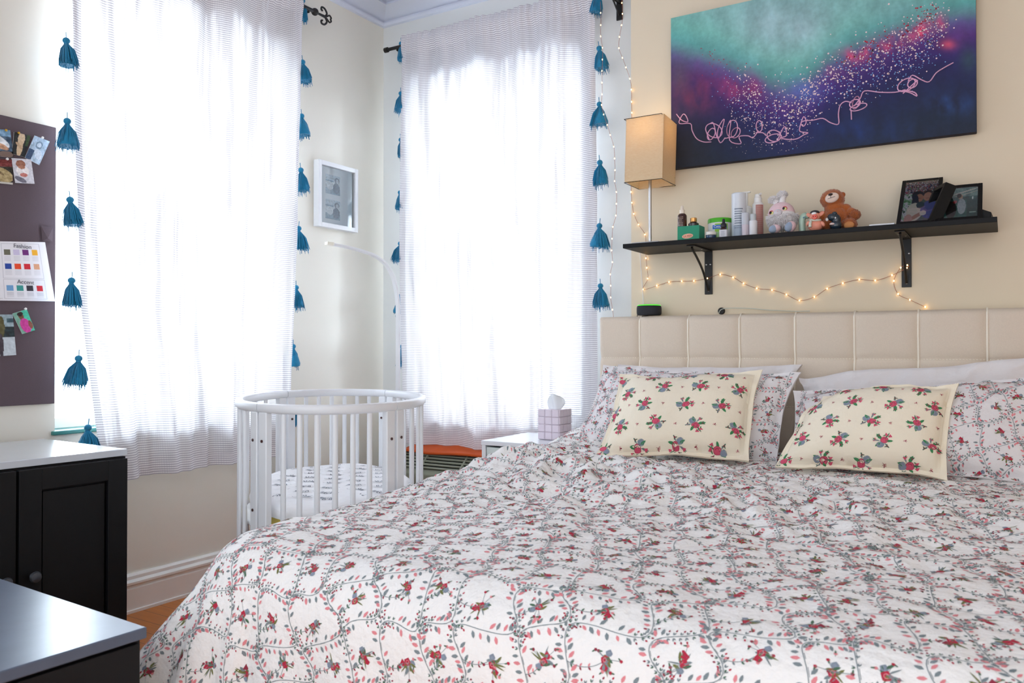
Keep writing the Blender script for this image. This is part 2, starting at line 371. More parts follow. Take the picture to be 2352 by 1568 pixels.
def trailing(pr, s0, s1, t0, t1, rot, seed, cx=0.0, cy=0.0, W=.070, L=.112, k=.92):
    rnd = random.Random(seed); c, n = math.cos(rot), math.sin(rot); D = math.hypot(s1 - s0, t1 - t0) / 2 + L
    def T(p, q): p, q = p + .016 * math.sin(q * 13 + 1.3 * seed) + .010 * math.sin(q * 29 + p * 17), q + .016 * math.sin(p * 15 + seed) + .010 * math.sin(p * 31 - q * 13); return ((s0 + s1) / 2 + c * p - n * q, (t0 + t1) / 2 + n * p + c * q)
    kmax = int(D / W) + 1
    def vx(j, q): return j * W + W * .43 * math.sin(2 * math.pi * q / L + (j % 2) * math.pi) + .008 * math.sin(17 * q + j * 2.1)
    inside = lambda P: s0 < P[0] < s1 and t0 < P[1] < t1
    for j in range(-kmax, kmax + 1):
        q = -D; step = .0060; i = 0; last = None; off = rnd.random() * 10
        while q < D:
            p = vx(j, q); P = T(p, q)
            if inside(P):
                if last: 
                    pr.line([last, P], .0011, SLATE)
                    if i % 2: pr.line([(last[0] + .0018, last[1]), (P[0] + .0018, P[1])], .0007, SLATE)
                dxy = vx(j, q + .002) - p; a = math.atan2(.002, dxy) + rot
                ph = ((q + off) * 1.0 % (L * .55)) / (L * .55)
                for sd in (-1, 1):
                    b = a + sd * rnd.uniform(.8, 1.25); bx, by = P[0] + math.cos(b) * .0025, P[1] + math.sin(b) * .0025
                    if ph < .55:
                        if rnd.random() < .85:
                            l = rnd.uniform(.0105, .0145) * k; pr.leaf(bx + math.cos(b) * .002, by + math.sin(b) * .002, b, l, l * .46, PINK if (i + (sd > 0)) % 2 else SLATE)
                    else:
                        pr.leaf(bx, by, b + .5, .0055 * k, .0024 * k, GREEN if rnd.random() < .5 else SLATE)
                        pr.leaf(bx, by, b - .3, .006 * k, .0022 * k, SLATE)
                        if rnd.random() < .65: pr.leaf(bx + math.cos(b) * .006, by + math.sin(b) * .006, b, .005 * k, .003 * k, MAROON if rnd.random() < .6 else RED)
                last = P
            else: last = None
            q += step * k; i += 1
        # posies in the wide cells between this vine and the next
        mrow = int(D / L) + 1
        for m in range(-mrow, mrow + 1):
            q = m * L + (.75 if j % 2 == 0 else .25) * L
            P = T((j + .5) * W, q)
            if inside(P):
                posy(pr, P[0] + rnd.uniform(-.006, .006), P[1] + rnd.uniform(-.006, .006), rnd.uniform(0, 6.28), rnd, k * .88)
                A_, B_ = T(vx(j, q - L * .30), q - L * .30), P; M_ = (A_[0] * .5 + B_[0] * .5 + (B_[1] - A_[1]) * .3, A_[1] * .5 + B_[1] * .5 - (B_[0] - A_[0]) * .3); Q = [((1 - t) ** 2 * A_[0] + 2 * t * (1 - t) * M_[0] + t * t * B_[0], (1 - t) ** 2 * A_[1] + 2 * t * (1 - t) * M_[1] + t * t * B_[1]) for t in [x / 9 for x in range(10)]]
                pr.line(Q[:9], .0009, SLATE)
                for z_ in range(1, 7, 2):
                    b = math.atan2(Q[z_ + 1][1] - Q[z_][1], Q[z_ + 1][0] - Q[z_][0]); pr.leaf(Q[z_][0], Q[z_][1], b + 1, .0065 * k, .003 * k, rnd.choice((SLATE, GREEN, PINK))); pr.leaf(Q[z_][0], Q[z_][1], b - 1, .0065 * k, .003 * k, rnd.choice((SLATE, MAROON, GREEN)))
def bouquet(pr, x, y, a, k=1.0):   # cushion bouquet: ringed rose, grey rose, leaves, buds
    c, n = math.cos(a), math.sin(a)
    def T(p, q): return (x + (c * p - n * q) * k, y + (n * p + c * q) * k)
    for b, l, wd, mi in ((0.5, .022, .0085, LEAF), (2.2, .018, .007, LEAF), (3.6, .020, .0035, SLATE), (-.6, .024, .0035, GREEN), (4.6, .017, .0075, LEAF), (1.3, .020, .004, SLATE)):
        X, Y = T(math.cos(b) * .006, math.sin(b) * .006); pr.leaf(X, Y, b + a, l * k, wd * k, mi)
    X, Y = T(-.010, .007); pr.disc(X, Y, .0085 * k, BLUEG, 9, .12); pr.ring(X, Y, .0045 * k, .0014 * k, SLATE, 8); pr.ring(X, Y, .0085 * k, .001 * k, SLATE, 9)
    X, Y = T(.003, -.003); pr.disc(X, Y, .0098 * k, ROSE, 12, .05, .85, a); pr.ring(X, Y, .0096 * k, .0012 * k, MAROON, 12, .85, a); pr.ring(X, Y, .0045 * k, .0013 * k, MAROON, 9, .85, a)
    for p, q in ((.019, -.008), (.013, -.017), (.006, .018)):
        X, Y = T(p, q); pr.disc(X, Y, .0052 * k, ROSE, 6, .35, .8, a); pr.leaf(X, Y, a + p * 100, .008 * k, .003 * k, LEAF)
    for p, q in ((.018, .008), (-.017, -.008)):
        X, Y = T(p, q); pr.disc(X, Y, .003 * k, MAROON, 5, .1)
        for b in (0, 1.8, 3.9): pr.leaf(X, Y, a + b, .007 * k, .003 * k, GREEN)
def bee(pr, x, y, a, k=1.0):
    pr.leaf(x, y, a, .008 * k, .003 * k, MAROON)
    for b in (1.1, 2.0, -1.1, -2.0): 
        pr.line([(x, y), (x + math.cos(a + b) * .006 * k, y + math.sin(a + b) * .006 * k)], .0009 * k, MAROON); 
    pr.ring(x + math.cos(a + 1.4) * .004 * k, y + math.sin(a + 1.4) * .004 * k, .002 * k, .0007 * k, PINK, 6)

# ------------------------------------------------------------------ small painted pictures (colour per vertex of a fine grid)
class Pic:
    def __init__(s, w_, h, bg=(128, 128, 128)): s.a = np.zeros((h, w_, 3)); s.a[:] = bg; s.w = w_; s.h = h; s.Y, s.X = np.mgrid[0:h, 0:w_]; s.X = s.X / (w_ - 1); s.Y = s.Y / (h - 1)
    def rect(s, x0, y0, x1, y1, c): s.a[(s.X >= x0) & (s.X <= x1) & (s.Y >= y0) & (s.Y <= y1)] = c; return s
    def el(s, x, y, rx, ry, c, rot=0.0):
        ca, sa = math.cos(rot), math.sin(rot); dx, dy = s.X - x, s.Y - y; p = (dx * ca + dy * sa) / rx; q = (-dx * sa + dy * ca) / ry
        s.a[p * p + q * q <= 1] = c; return s
    def noise(s, f, amt, seed=0, x0=0, y0=0, x1=1, y1=1, cols=None):
        n = fbm(s.X * f + 3.1, s.Y * f * s.h / s.w + 7.7, 3, seed); m = (s.X >= x0) & (s.X <= x1) & (s.Y >= y0) & (s.Y <= y1)
        if cols is not None:
            k = np.clip(((n + .7) / 1.4 * len(cols)).astype(int), 0, len(cols) - 1); s.a[m] = np.array(cols, dtype=float)[k][m]
        else: s.a[m] = np.clip(s.a[m] + (n[m] * amt)[:, None], 0, 255)
        return s
    def build(s, name, TL, TR, BR, BL, parent, m=None, thick=None):
        TL, TR, BR, BL = [np.array(q) for q in (TL, TR, BR, BL)]
        X = s.X[..., None]; Y = s.Y[..., None]; P = (TL * (1 - X) + TR * X) * (1 - Y) + (BL * (1 - X) + BR * X) * Y
        mb = MB(); mb.grid(P); o = mb.build(name, m or M_photo, parent, smooth=0)
        col = o.data.color_attributes.new('Col', 'FLOAT_COLOR', 'POINT'); c = s.a.reshape(-1, 3) / 255.0
        l = np.where(c <= .04045, c / 12.92, ((c + .055) / 1.055) ** 2.4); col.data.foreach_set('color', np.concatenate([l, np.ones((len(l), 1))], 1).astype(np.float32).ravel())
        return o
def text(name, body, size, m, origin, xdir, ydir, parent, ext=0.0002, label=None):
    cu = bpy.data.curves.new(name, 'FONT'); cu.body = body; cu.size = size; cu.extrude = ext; cu.align_x = 'CENTER'; cu.align_y = 'CENTER'
    o = bpy.data.objects.new(name + '_tmp', cu); COL.objects.link(o); bpy.context.view_layer.update()
    me = bpy.data.meshes.new_from_object(o.evaluated_get(bpy.context.evaluated_depsgraph_get())); bpy.data.objects.remove(o)
    x = Vector(xdir).normalized(); y = Vector(ydir).normalized(); z = x.cross(y); M = Matrix((x, y, z)).transposed().to_4x4(); M.translation = Vector(origin)
    me.transform(M); me.transform(Matrix.Translation(-Vector(origin))); me.materials.clear(); me.materials.append(m)
    t = bpy.data.objects.new(name, me); COL.objects.link(t); t.location = origin
    if parent: par(t, parent)
    return t

# ================================================================== THE ROOM
XL, YW, YB, XC = -2.771, 3.25, 3.10, -1.316      # left wall, window wall, headboard wall, edge of the chimney breast
XR, YR, ZC = 1.7, -1.6, 2.80
struct(MB().bounds((XL - .25, YR, -.05), (XR + .2, YW + .25, 0)).build('floor', M_floor, smooth=0))
struct(MB().bounds((XL - .25, YR, ZC), (XR + .2, YW + .25, ZC + .08)).build('ceiling', M_ceil, smooth=0))
W1 = (1.545, 2.50, 0.68, 2.28)     # left wall window: y0,y1,z0,z1
W2 = (-2.52, -1.62, 0.62, 2.28)    # back wall window: x0,x1,z0,z1
b = MB(); T = .2
b.bounds((XL - T, YR, 0), (XL, W1[0], ZC)); b.bounds((XL - T, W1[1], 0), (XL, YW + T, ZC)); b.bounds((XL - T, W1[0], 0), (XL, W1[1], W1[2])); b.bounds((XL - T, W1[0], W1[3]), (XL, W1[1], ZC))
struct(b.build('wall_left', M_wallw, smooth=0))
b = MB(); b.bounds((XL, YW, 0), (W2[0], YW + T, ZC)); b.bounds((W2[1], YW, 0), (XC + .05, YW + T, ZC)); b.bounds((W2[0], YW, 0), (W2[1], YW + T, W2[2])); b.bounds((W2[0], YW, W2[3]), (W2[1], YW + T, ZC))
struct(b.build('wall_window_side', mat('cool_wall_paint', (224, 226, 224), 0.42, vary=.02), smooth=0))
struct(MB().bounds((XC, YB, 0), (XR, YW + T, ZC)).build('wall_back', M_wall, smooth=0))
struct(MB().bounds((XR, YR, 0), (XR + .15, YW + T, ZC)).build('wall_right', M_wall, smooth=0))

def window(name, axis, a0, a1, z0, z1, depth):
    def P(a, d, z): return (XL - d, a, z) if axis == 'x' else (a, YW + d, z)
    root = bpy.data.objects.new(name, None); COL.objects.link(root); root.location = P((a0 + a1) / 2, depth, z0); root['kind'] = 'structure'
    for zz0, zz1, dd in ((z0, (z0 + z1) / 2 + .02, .10), ((z0 + z1) / 2 - .02, z1, .14)):
        f = MB(); t = .045
        f.bounds(P(a0, dd, zz0), P(a0 + t, dd + .03, zz1)); f.bounds(P(a1 - t, dd, zz0), P(a1, dd + .03, zz1))
        f.bounds(P(a0 + t, dd, zz0), P(a1 - t, dd + .03, zz0 + t)); f.bounds(P(a0 + t, dd, zz1 - t), P(a1 - t, dd + .03, zz1))
        s = f.build('sash', M_trim, root, smooth=0)
        g = MB(); g.bounds(P(a0 + t, dd + .013, zz0 + t), P(a1 - t, dd + .017, zz1 - t)); g.build('pane', M_glass, s, smooth=0)
    return root
window('window_1', 'x', W1[0], W1[1], W1[2], W1[3], .12)
window('window_2', 'y', W2[0], W2[1], W2[2], W2[3], .12)
M_teal = mat('teal_sill_paint', (60, 130, 125), 0.4)
struct(MB().bounds((XL - .10, W1[0] - .012, W1[2] - .004), (XL + .012, W1[1] + .03, W1[2] + .010)).build('trim_1', M_teal, smooth=0, bevel=.003))
struct(MB().bounds((W2[0] - .03, YW - .02, W2[2] - .02), (W2[1] + .03, YW + .10, W2[2] + .012)).build('trim_2', M_trim, smooth=0, bevel=.003))

# crown moulding: stepped profile (out from wall, up)
CP = [(0,2.648),(.016,2.650),(.020,2.664),(.010,2.667),(.010,2.677),(.055,2.690),(.105,2.712),(.094,2.716),(.094,2.727),(.135,2.733),(.150,2.745),(.139,2.749),(.139,2.760),(.190,2.764),(.205,2.775),(.194,2.779),(.194,2.786),(.235,2.789),(.245,2.8),(0,2.8)]
def crown(name, mk, a0, a1, m0, m1):
    b = MB(); P = np.array([[mk(a, d, z) for d, z in CP] for a, m in ((a0, m0), (a1, m1)) for _ in (0,)]) if False else None
    rows = []
    for a, mit in ((a0, m0), (a1, m1)): rows.append([mk(a + mit * d, d, z) for d, z in CP])
    n = len(CP); b.add(rows[0] + rows[1], [(i, i + 1, n + i + 1, n + i) for i in range(n - 1)]); return struct(b.build(name, M_ceil, smooth=25))
crown('trim_3', lambda a, d, z: (XL + d, a, z), YR, YW, 0, -1)
crown('trim_4', lambda a, d, z: (a, YW - d, z), XL, XC, 1, 0)
crown('trim_5', lambda a, d, z: (a, YB - d, z), XC, XR, -1, 0)
# raised ceiling panel moulding
b = MB()
for d in (.42, .50):
    b.bounds((XL + d, YR, ZC - .012), (XL + d + .03, YW - d, ZC)); b.bounds((XL + d + .03, YW - d - .03, ZC - .012), (XR, YW - d, ZC))
struct(b.build('trim_6', M_ceil, smooth=0, bevel=.004))
BP = [(0, .139), (.010, .139), (.016, .132), (.016, .120), (.028, .112), (.028, .104), (.018, .096), (.018, .090), (.024, .086), (.024, .012), (.030, .010), (.030, 0)]
def base(name, mk, a0, a1):
    b = MB(); rows = [mk(a, d, z) for a in (a0, a1) for d, z in BP]; n = len(BP)
    b.add(rows, [(i, i + 1, n + i + 1, n + i) for i in range(n - 1)]); b.add(rows[:n] + [mk(a0, 0, 0)], [tuple(range(n + 1))]); return struct(b.build(name, M_trim, smooth=30))
base('baseboard_left', lambda a, d, z: (XL + d, a, z), YR, YW)
base('baseboard_back', lambda a, d, z: (a, YW - d, z), XL, XC)
base('baseboard_headboard_side', lambda a, d, z: (a, YB - d, z), XC, XR)

# ================================================================== BED
HX0, HX1, HY, HT = -1.404, 0.135, 2.97, 1.099
bed = thing('bed', 'queen bed with tufted oatmeal fabric headboard against the cream wall', 'bed', ((HX0 + HX1) / 2, 2.0, 0))
CW = .0662 * HY; seams = [HY * (-.4141 + .0662 * i) for i in range(7)]; zse = [.9355 - .172 * i for i in range(4)]
xs = np.linspace(HX0, HX1, 320); zs = np.linspace(.25, HT, 190)
Xg, Zg = np.meshgrid(xs, zs, indexing='ij')
dx = np.min(np.abs(Xg[..., None] - np.array(seams)), -1); dz = np.min(np.abs(Zg[..., None] - np.array(zse)), -1)
puff = .016 * (1 - np.exp(-dx / .016)) + .011 * (1 - np.exp(-dz / .018))
ed = np.minimum.reduce([Xg - HX0, HX1 - Xg, HT - Zg]); rnd_ = .022; e = np.clip(ed / rnd_, 0, 1); puff = puff - .03 * (1 - np.sqrt(np.clip(1 - (1 - e) ** 2, 0, 1)))
puff += .0012 * fbm(Xg * 14, Zg * 14, 3, 5)
Yg = HY + .022 - puff
P = np.stack([Xg, Yg, Zg], -1); b = MB(); b.grid(P, flip=False)
b.bounds((HX0, HY + .045, .05), (HX1, YB - .004, HT - .0005))
hb = b.build('headboard', M_linen, bed, smooth=60)
c = MB()
for x in seams:
    jx = int(np.argmin(abs(xs - x))); pts = [(x, Yg[jx, k] - .003, zs[k]) for k in range(20, 188, 3)] + [(x, HY + .03, HT + .001), (x, YB - .01, HT + .001)]
    c.tube(pts, .0032, 6)
c.build('piping', M_cord, hb, smooth=60)
for z in zse:
    c = MB()
    k = int(np.argmin(abs(zs - z))); x = HX0 + .012
    while x < HX1 - .01:
        jx = int(np.clip(np.argmin(abs(xs - x)), 0, 318)); c.tube([(x, Yg[jx, k] - .001, z), (x + .006, Yg[jx, k] - .001, z)], .0009, 4); x += .0095
    c.build('stitching', M_cord, hb, smooth=0)
MB().bounds((HX0 + .05, 1.22, .30), (HX1 - .03, HY - .03, .550)).build('mattress', M_cotton, bed, bevel=.05, bseg=4)
MB().bounds((HX0 + .03, 1.22, .12), (HX1, HY + .03, .30)).build('bed_base', M_linen, bed, bevel=.01)
for x in (HX0 + .08, HX1 - .08):
    for y in (1.20, 2.80): MB().lathe([(.022, 0), (.028, .12)], (x, y, 0), 16).build('leg', M_iron, bed)

# duvet: one cloth over the mattress, flat coordinates = world x,y before draping
st = .0095; EX0, EX1, EY0 = -1.45, 0.18, 1.02; RC = .27; RA = .11
gx = np.arange(EX0 - .50, EX1 + .42, st); gy = np.arange(EY0 - .50, 2.93, st)
U, V = np.meshgrid(gx, gy, indexing='ij')
cx0, cx1, cy0 = EX0 + RC, EX1 - RC, EY0 + RC
ddx = np.where(U < cx0, U - cx0, np.where(U > cx1, U - cx1, 0.0)); ddy = np.where(V < cy0, V - cy0, 0.0)
D = np.hypot(ddx, ddy); nx = np.where(D > 1e-9, ddx / (D + 1e-12), 0); ny = np.where(D > 1e-9, ddy / (D + 1e-12), 0)
corner = np.clip(2 * np.abs(nx * ny), 0, 1)
th = np.radians(84 - 32 * corner ** .8)
D0 = RC - RA * np.sin(th) * .9; arc = RA * th; k = np.clip(D - D0, 0, None)
a_ = np.minimum(k, arc) / RA; rest = np.clip(k - arc, 0, None)
out = np.minimum(D, D0) + RA * np.sin(a_) + rest * np.cos(th); drop = RA * (1 - np.cos(a_)) + rest * np.sin(th)
cxp = U - ddx; cyp = V - ddy
X = cxp + nx * out; Y = cyp + ny * out; Z = .592 - drop
# shape of the top: sag, crumples by the pillows, long soft creases toward the foot
wx = .12 * perlin(U * 2.3, V * 2.3, 3); wy = .12 * perlin(U * 2.3 + 9, V * 2.3, 4)
top = .016 * fbm(U * 2.2, V * 2.2, 2, 8)
cr1 = ridged((U + wx) * 5.5 + (V + wy) * 3.0, (V + wy) * 7.5 - U * 2, 21); cr2 = ridged((U + wx) * 10 + V * 3, (V + wy) * 11, 25); cr3 = ridged((U - wy) * 17 + V * 5, (V + wx) * 15, 31)
gl = np.exp(-(((U + 1.22) / .42) ** 2 + ((V - 2.15) / .36) ** 2)); gm = np.exp(-(((U + .75) / .55) ** 2 + ((V - 2.05) / .40) ** 2))
amp = .0075 + .025 * gl + .011 * gm + .006 * np.exp(-(((U + .2) / .8) ** 2 + ((V - 1.9) / .5) ** 2))
foot = np.clip((V - 1.1) / .9, 0, 1)
amp = amp * (.35 + .65 * foot)
hgt = top + amp * (.9 * cr1 + .55 * cr2) + .38 * amp * cr3 + .0042 * fbm(U * 24, V * 20, 2, 40) * (.5 + .5 * foot)
# long creases running across the lower half
ls = ridged((U * 1.3 + V * 1.1 + wx * 1.5), (V * 9 - U * 2.4 + wy * 6), 50); hgt += .006 * ls * np.exp(-((V - 1.45) / .4) ** 2)
hgt += .075 * np.exp(-(((U + 1.36) / .17) ** 2 + ((V - 2.70) / .20) ** 2)) + .028 * np.exp(-(((U + 1.38) / .12) ** 2 + ((V - 2.28) / .16) ** 2)) - .012 * np.exp(-(((U + 1.40) / .2) ** 2 + ((V - 2.02) / .12) ** 2))
hgt -= .02 * np.clip((2.0 - V) / 1.0, 0, 1) * np.clip((-U - .9) / .5, 0, 1)
# vertical folds where it hangs
phi = np.arctan2(ny, nx); hang = np.clip((drop - .06) / .3, 0, 1)
along = np.where(corner > .01, phi * .42, 0) + np.where(np.abs(ny) > .5, U, V)
fold = hang * (.020 * np.sin(along * 26 + 2.5 * perlin(along * 2.2, D * 1.2, 61)) * (.45 + .8 * corner) + .012 * perlin(along * 9, D * 3, 63))
flat = 1 - np.clip(drop / .08, 0, 1)
Z = Z + hgt * (.25 + .75 * flat); X = X + nx * (fold + hgt * (1 - flat) * .5); Y = Y + ny * (fold + hgt * (1 - flat) * .5)
Z = np.maximum(Z, .012 + .004 * np.abs(perlin(U * 9, V * 9, 70)))
DP = np.stack([X, Y, Z], -1); DN = gnormals(DP)
if DN[..., 2].mean() < 0: DN = -DN
b = MB(); b.grid(DP); pr = Print(); trailing(pr, gx[0], gx[-1], gy[0], gy[-1], R_(-28), 5)
pr.emit(b, DP, DN, gx[0], gy[0], st, st, .0007)
dv = b.build('duvet', [M_duvet] + INKS, smooth=80); tag(dv, 'white duvet printed with trailing crimson flowers, spread over the bed', 'duvet')

# pillows
def pillow(name, TL, TR, BR, BL, w_, h_, th_, m, kind, label, cat, group=None, seed=0, flange=.0, wr=.004, sag=.0, folds=()):
    TL, TR, BR, BL = [np.array(q, dtype=float) for q in (TL, TR, BR, BL)]
    n1, n2 = int(w_ / .0085), int(h_ / .0085); A, B = np.meshgrid(np.linspace(0, 1, n1), np.linspace(0, 1, n2), indexing='ij')   # A left-right, B bottom-top
    xd = (TR - TL + BR - BL) / 2; yd = (TL - BL + TR - BR) / 2; nrm = np.cross(xd, yd); nrm /= np.linalg.norm(nrm)   # faces the camera (-y)
    a, bb = 2 * A - 1, 2 * B - 1
    pin = .06; A2 = .5 + (A - .5) * (1 - pin * (1 - bb ** 2) * np.abs(a) ** 3); B2 = .5 + (B - .5) * (1 - pin * 1.4 * (1 - a ** 2) * np.abs(bb) ** 3)
    A3, B3 = A2[..., None], B2[..., None]; C = (BL * (1 - A3) + BR * A3) * (1 - B3) + (TL * (1 - A3) + TR * A3) * B3
    C = C + (xd / np.linalg.norm(xd)) * (.010 * perlin(A * 2.5 + seed, B * 2.5, 41) * np.abs(a) ** 2)[..., None] + (yd / np.linalg.norm(yd)) * (.014 * perlin(A * 3 + seed, B * 2, 43) * np.abs(bb) ** 2)[..., None]
    for fa, fb, vec, fr_ in folds: C = C + np.exp(-(((A - fa) ** 2 + (B - fb) ** 2) / fr_ ** 2))[..., None] * np.array(vec)
    f = flange / w_ * 2; g = flange / h_ * 2
    ea = np.clip((1 - np.abs(a)) / 1 - f, 0, 1) / (1 - f); eb = np.clip((1 - np.abs(bb)) - g, 0, 1) / (1 - g)
    prof = (1 - (1 - ea) ** 2.6) ** .55 * (1 - (1 - eb) ** 2.6) ** .55
    fx, fy = A * w_, B * h_
    wv = wr * (ridged(fx * 9 + seed, fy * 9 + fx * 3, 80 + seed) + .5 * ridged(fx * 19, fy * 17 + seed, 90 + seed)) * (.35 + 1.1 * (1 - prof)) + .012 * perlin(fx * 5 + seed, fy * 5, 84 + seed) * prof
    pk = .010 * perlin(fx * 16 + seed * 3, fy * 16, 99) * (1 - prof) * np.clip(prof * 6 + .4, 0, 1)
    F = C + nrm * (th_ / 2 * prof + wv + pk + .0015)[..., None]; K = C - nrm * (th_ / 2 * prof * .85 - pk + .0015)[..., None]
    if sag: F[..., 2] -= sag * (1 - a ** 2) * B; K[..., 2] -= sag * (1 - a ** 2) * B
    mb = MB(); mb.grid(F, flip=False); mb.grid(K, flip=True)
    # rim that closes the seam
    o = len(mb.v); rim = [(i, 0) for i in range(n1)] + [(n1 - 1, j) for j in range(1, n2)] + [(i, n2 - 1) for i in range(n1 - 2, -1, -1)] + [(0, j) for j in range(n2 - 2, 0, -1)]
    L = len(rim); mb.add([tuple(F[i, j]) for i, j in rim] + [tuple(K[i, j]) for i, j in rim], [(q, L + q, L + (q + 1) % L, (q + 1) % L) for q in range(L)])
    N = gnormals(F)
    if (N.reshape(-1, 3) @ nrm).mean() < 0: N = -N
    pr = Print()
    if kind == 'trail': trailing(pr, 0, w_, 0, h_, R_(15 + seed * 20), 100 + seed, W=.068, L=.108, k=.9)
    elif kind == 'bouquet':
        rnd = random.Random(seed); nr = 5; nc = 4
        for r in range(nr):
            for q in range(nc):
                x = (q + (.5 if r % 2 else .12)) * w_ / nc * 1.02 + rnd.uniform(-.006, .006); y = (r + .35) * h_ / nr + rnd.uniform(-.005, .005)
                bouquet(pr, x, y, rnd.uniform(0, 6.28), 1.16); bee(pr, x + w_ / nc * .5, y + rnd.uniform(-.008, .008), rnd.uniform(0, 6.28), .9)
    if pr.pts: pr.emit(mb, F, N, 0, 0, w_ / (n1 - 1), h_ / (n2 - 1), .0008)
    if flange and kind == 'bouquet':
        pr2 = Print(); i = flange
        for (p0, p1) in (((i, i), (w_ - i, i)), ((w_ - i, i), (w_ - i, h_ - i)), ((w_ - i, h_ - i), (i, h_ - i)), ((i, h_ - i), (i, i))):
            q = [(p0[0] + (p1[0] - p0[0]) * t / 40, p0[1] + (p1[1] - p0[1]) * t / 40) for t in range(41)]; pr2.line(q, .0012, 10)
        pr2.emit(mb, F, N, 0, 0, w_ / (n1 - 1), h_ / (n2 - 1), .0006)
    ob = mb.build(name, [m] + INKS + [M_cord], smooth=75); tag(ob, label, cat, group); return ob

def V3(*a): return Vector(a)
pillow('pillow', aY(1425, 838, 2.92), aY(1846, 838, 2.92), V3(-.76, 2.88, .60), V3(-1.36, 2.88, .60), .68, .36, .07, M_cotton, 'plain', 'plain white pillow behind the left floral pillow, mostly hidden', 'pillow', seed=1, wr=.011)
pillow('pillow', aY(1840, 850, 2.91), aY(2420, 818, 2.91), V3(.06, 2.87, .60), V3(-.61, 2.87, .60), .68, .36, .08, M_cotton, 'plain', 'plain pale pillow along the right half of the headboard', 'pillow', seed=4, wr=.010, folds=((.02, .98, (0, 0, -.03), .12),))
pillow('pillow', aY(1388, 840, 2.80), aY(1842, 856, 2.78), V3(-.63, 2.66, .60), V3(-1.36, 2.62, .60), .70, .40, .14, M_cotton, 'trail', 'crimson floral pillow behind the left cream cushion', 'pillow', seed=2, flange=.02)
pillow('pillow', aY(1822, 898, 2.76), aY(2440, 858, 2.74), V3(.10, 2.58, .60), V3(-.60, 2.62, .60), .74, .38, .16, M_cotton, 'trail', 'crimson floral pillow at the right edge behind the right cream cushion', 'pillow', seed=3, flange=.02)
pillow('cushion', aY(1424, 862, 2.66), aY(1752, 850, 2.70), aZ(1722, 1062, .612), aZ(1372, 1050, .615), .46, .36, .17, M_creamc, 'bouquet', 'left cream cushion printed with small bouquets and bees', 'cushion', 'cream bouquet cushions', seed=6, flange=.018, wr=.005, folds=((.35, 1, (0, .01, -.012), .2), (.25, 0, (0, -.02, .0), .3)))
pillow('cushion', aY(1856, 892, 2.62), aY(2206, 884, 2.64), aZ(2172, 1104, .608), aZ(1782, 1074, .612), .46, .36, .18, M_creamc, 'bouquet', 'right cream cushion printed with small bouquets and bees', 'cushion', 'cream bouquet cushions', seed=9, flange=.018, wr=.005, folds=((0, 1, (.035, .05, -.030), .22), (.6, 1, (0, 0, .012), .3)))

# ================================================================== CURTAINS
def tassel_mesh(seed):
    rnd = random.Random(seed); b = MB(); b.ell((0, 0, -.014), (.0105, .0105, .0095), n=12, m=8)
    b.tube([(0, 0, .012), (0, 0, -.006)], .0013, 5); b.lathe([(.0055, -.026), (.0075, -.023), (.0055, -.020)], (0, 0, 0), 12)
    spread = rnd.uniform(.024, .033); lean = (rnd.uniform(-.010, .010), rnd.uniform(-.010, .010))
    b.lathe([(.004, -.022), (.010, -.032), (spread * .62, -.055), (spread * .84, -.078), (spread * .8, -.088)], (0, 0, 0), 14)
    for i in range(230):
        a = rnd.uniform(0, 6.283); q = math.sqrt(rnd.random()) ** .6; L = rnd.uniform(.074, .094) if rnd.random() < .93 else rnd.uniform(.095, .108)
        r1 = spread * q; ex = (r1 * math.cos(a) + lean[0] + rnd.uniform(-.003, .003), r1 * math.sin(a) + lean[1] + rnd.uniform(-.003, .003))
        p0 = (.004 * math.cos(a), .004 * math.sin(a), -.022); p1 = (ex[0] * .55 + .004 * math.cos(a), ex[1] * .55 + .004 * math.sin(a), -.022 - (L - .022) * .38); p2 = (ex[0], ex[1], -L)
        b.tube([p0, p1, p2], [.0012, .0013, .0009], 3, caps=False)
    o = b.build('tassel', M_tassel, smooth=70, loc=(0, 0, 0)); me = o.data; bpy.data.objects.remove(o); return me
TM = [tassel_mesh(i) for i in range(4)]
M_bobble = mat('curtain_edge', (232, 226, 226), 0.9)
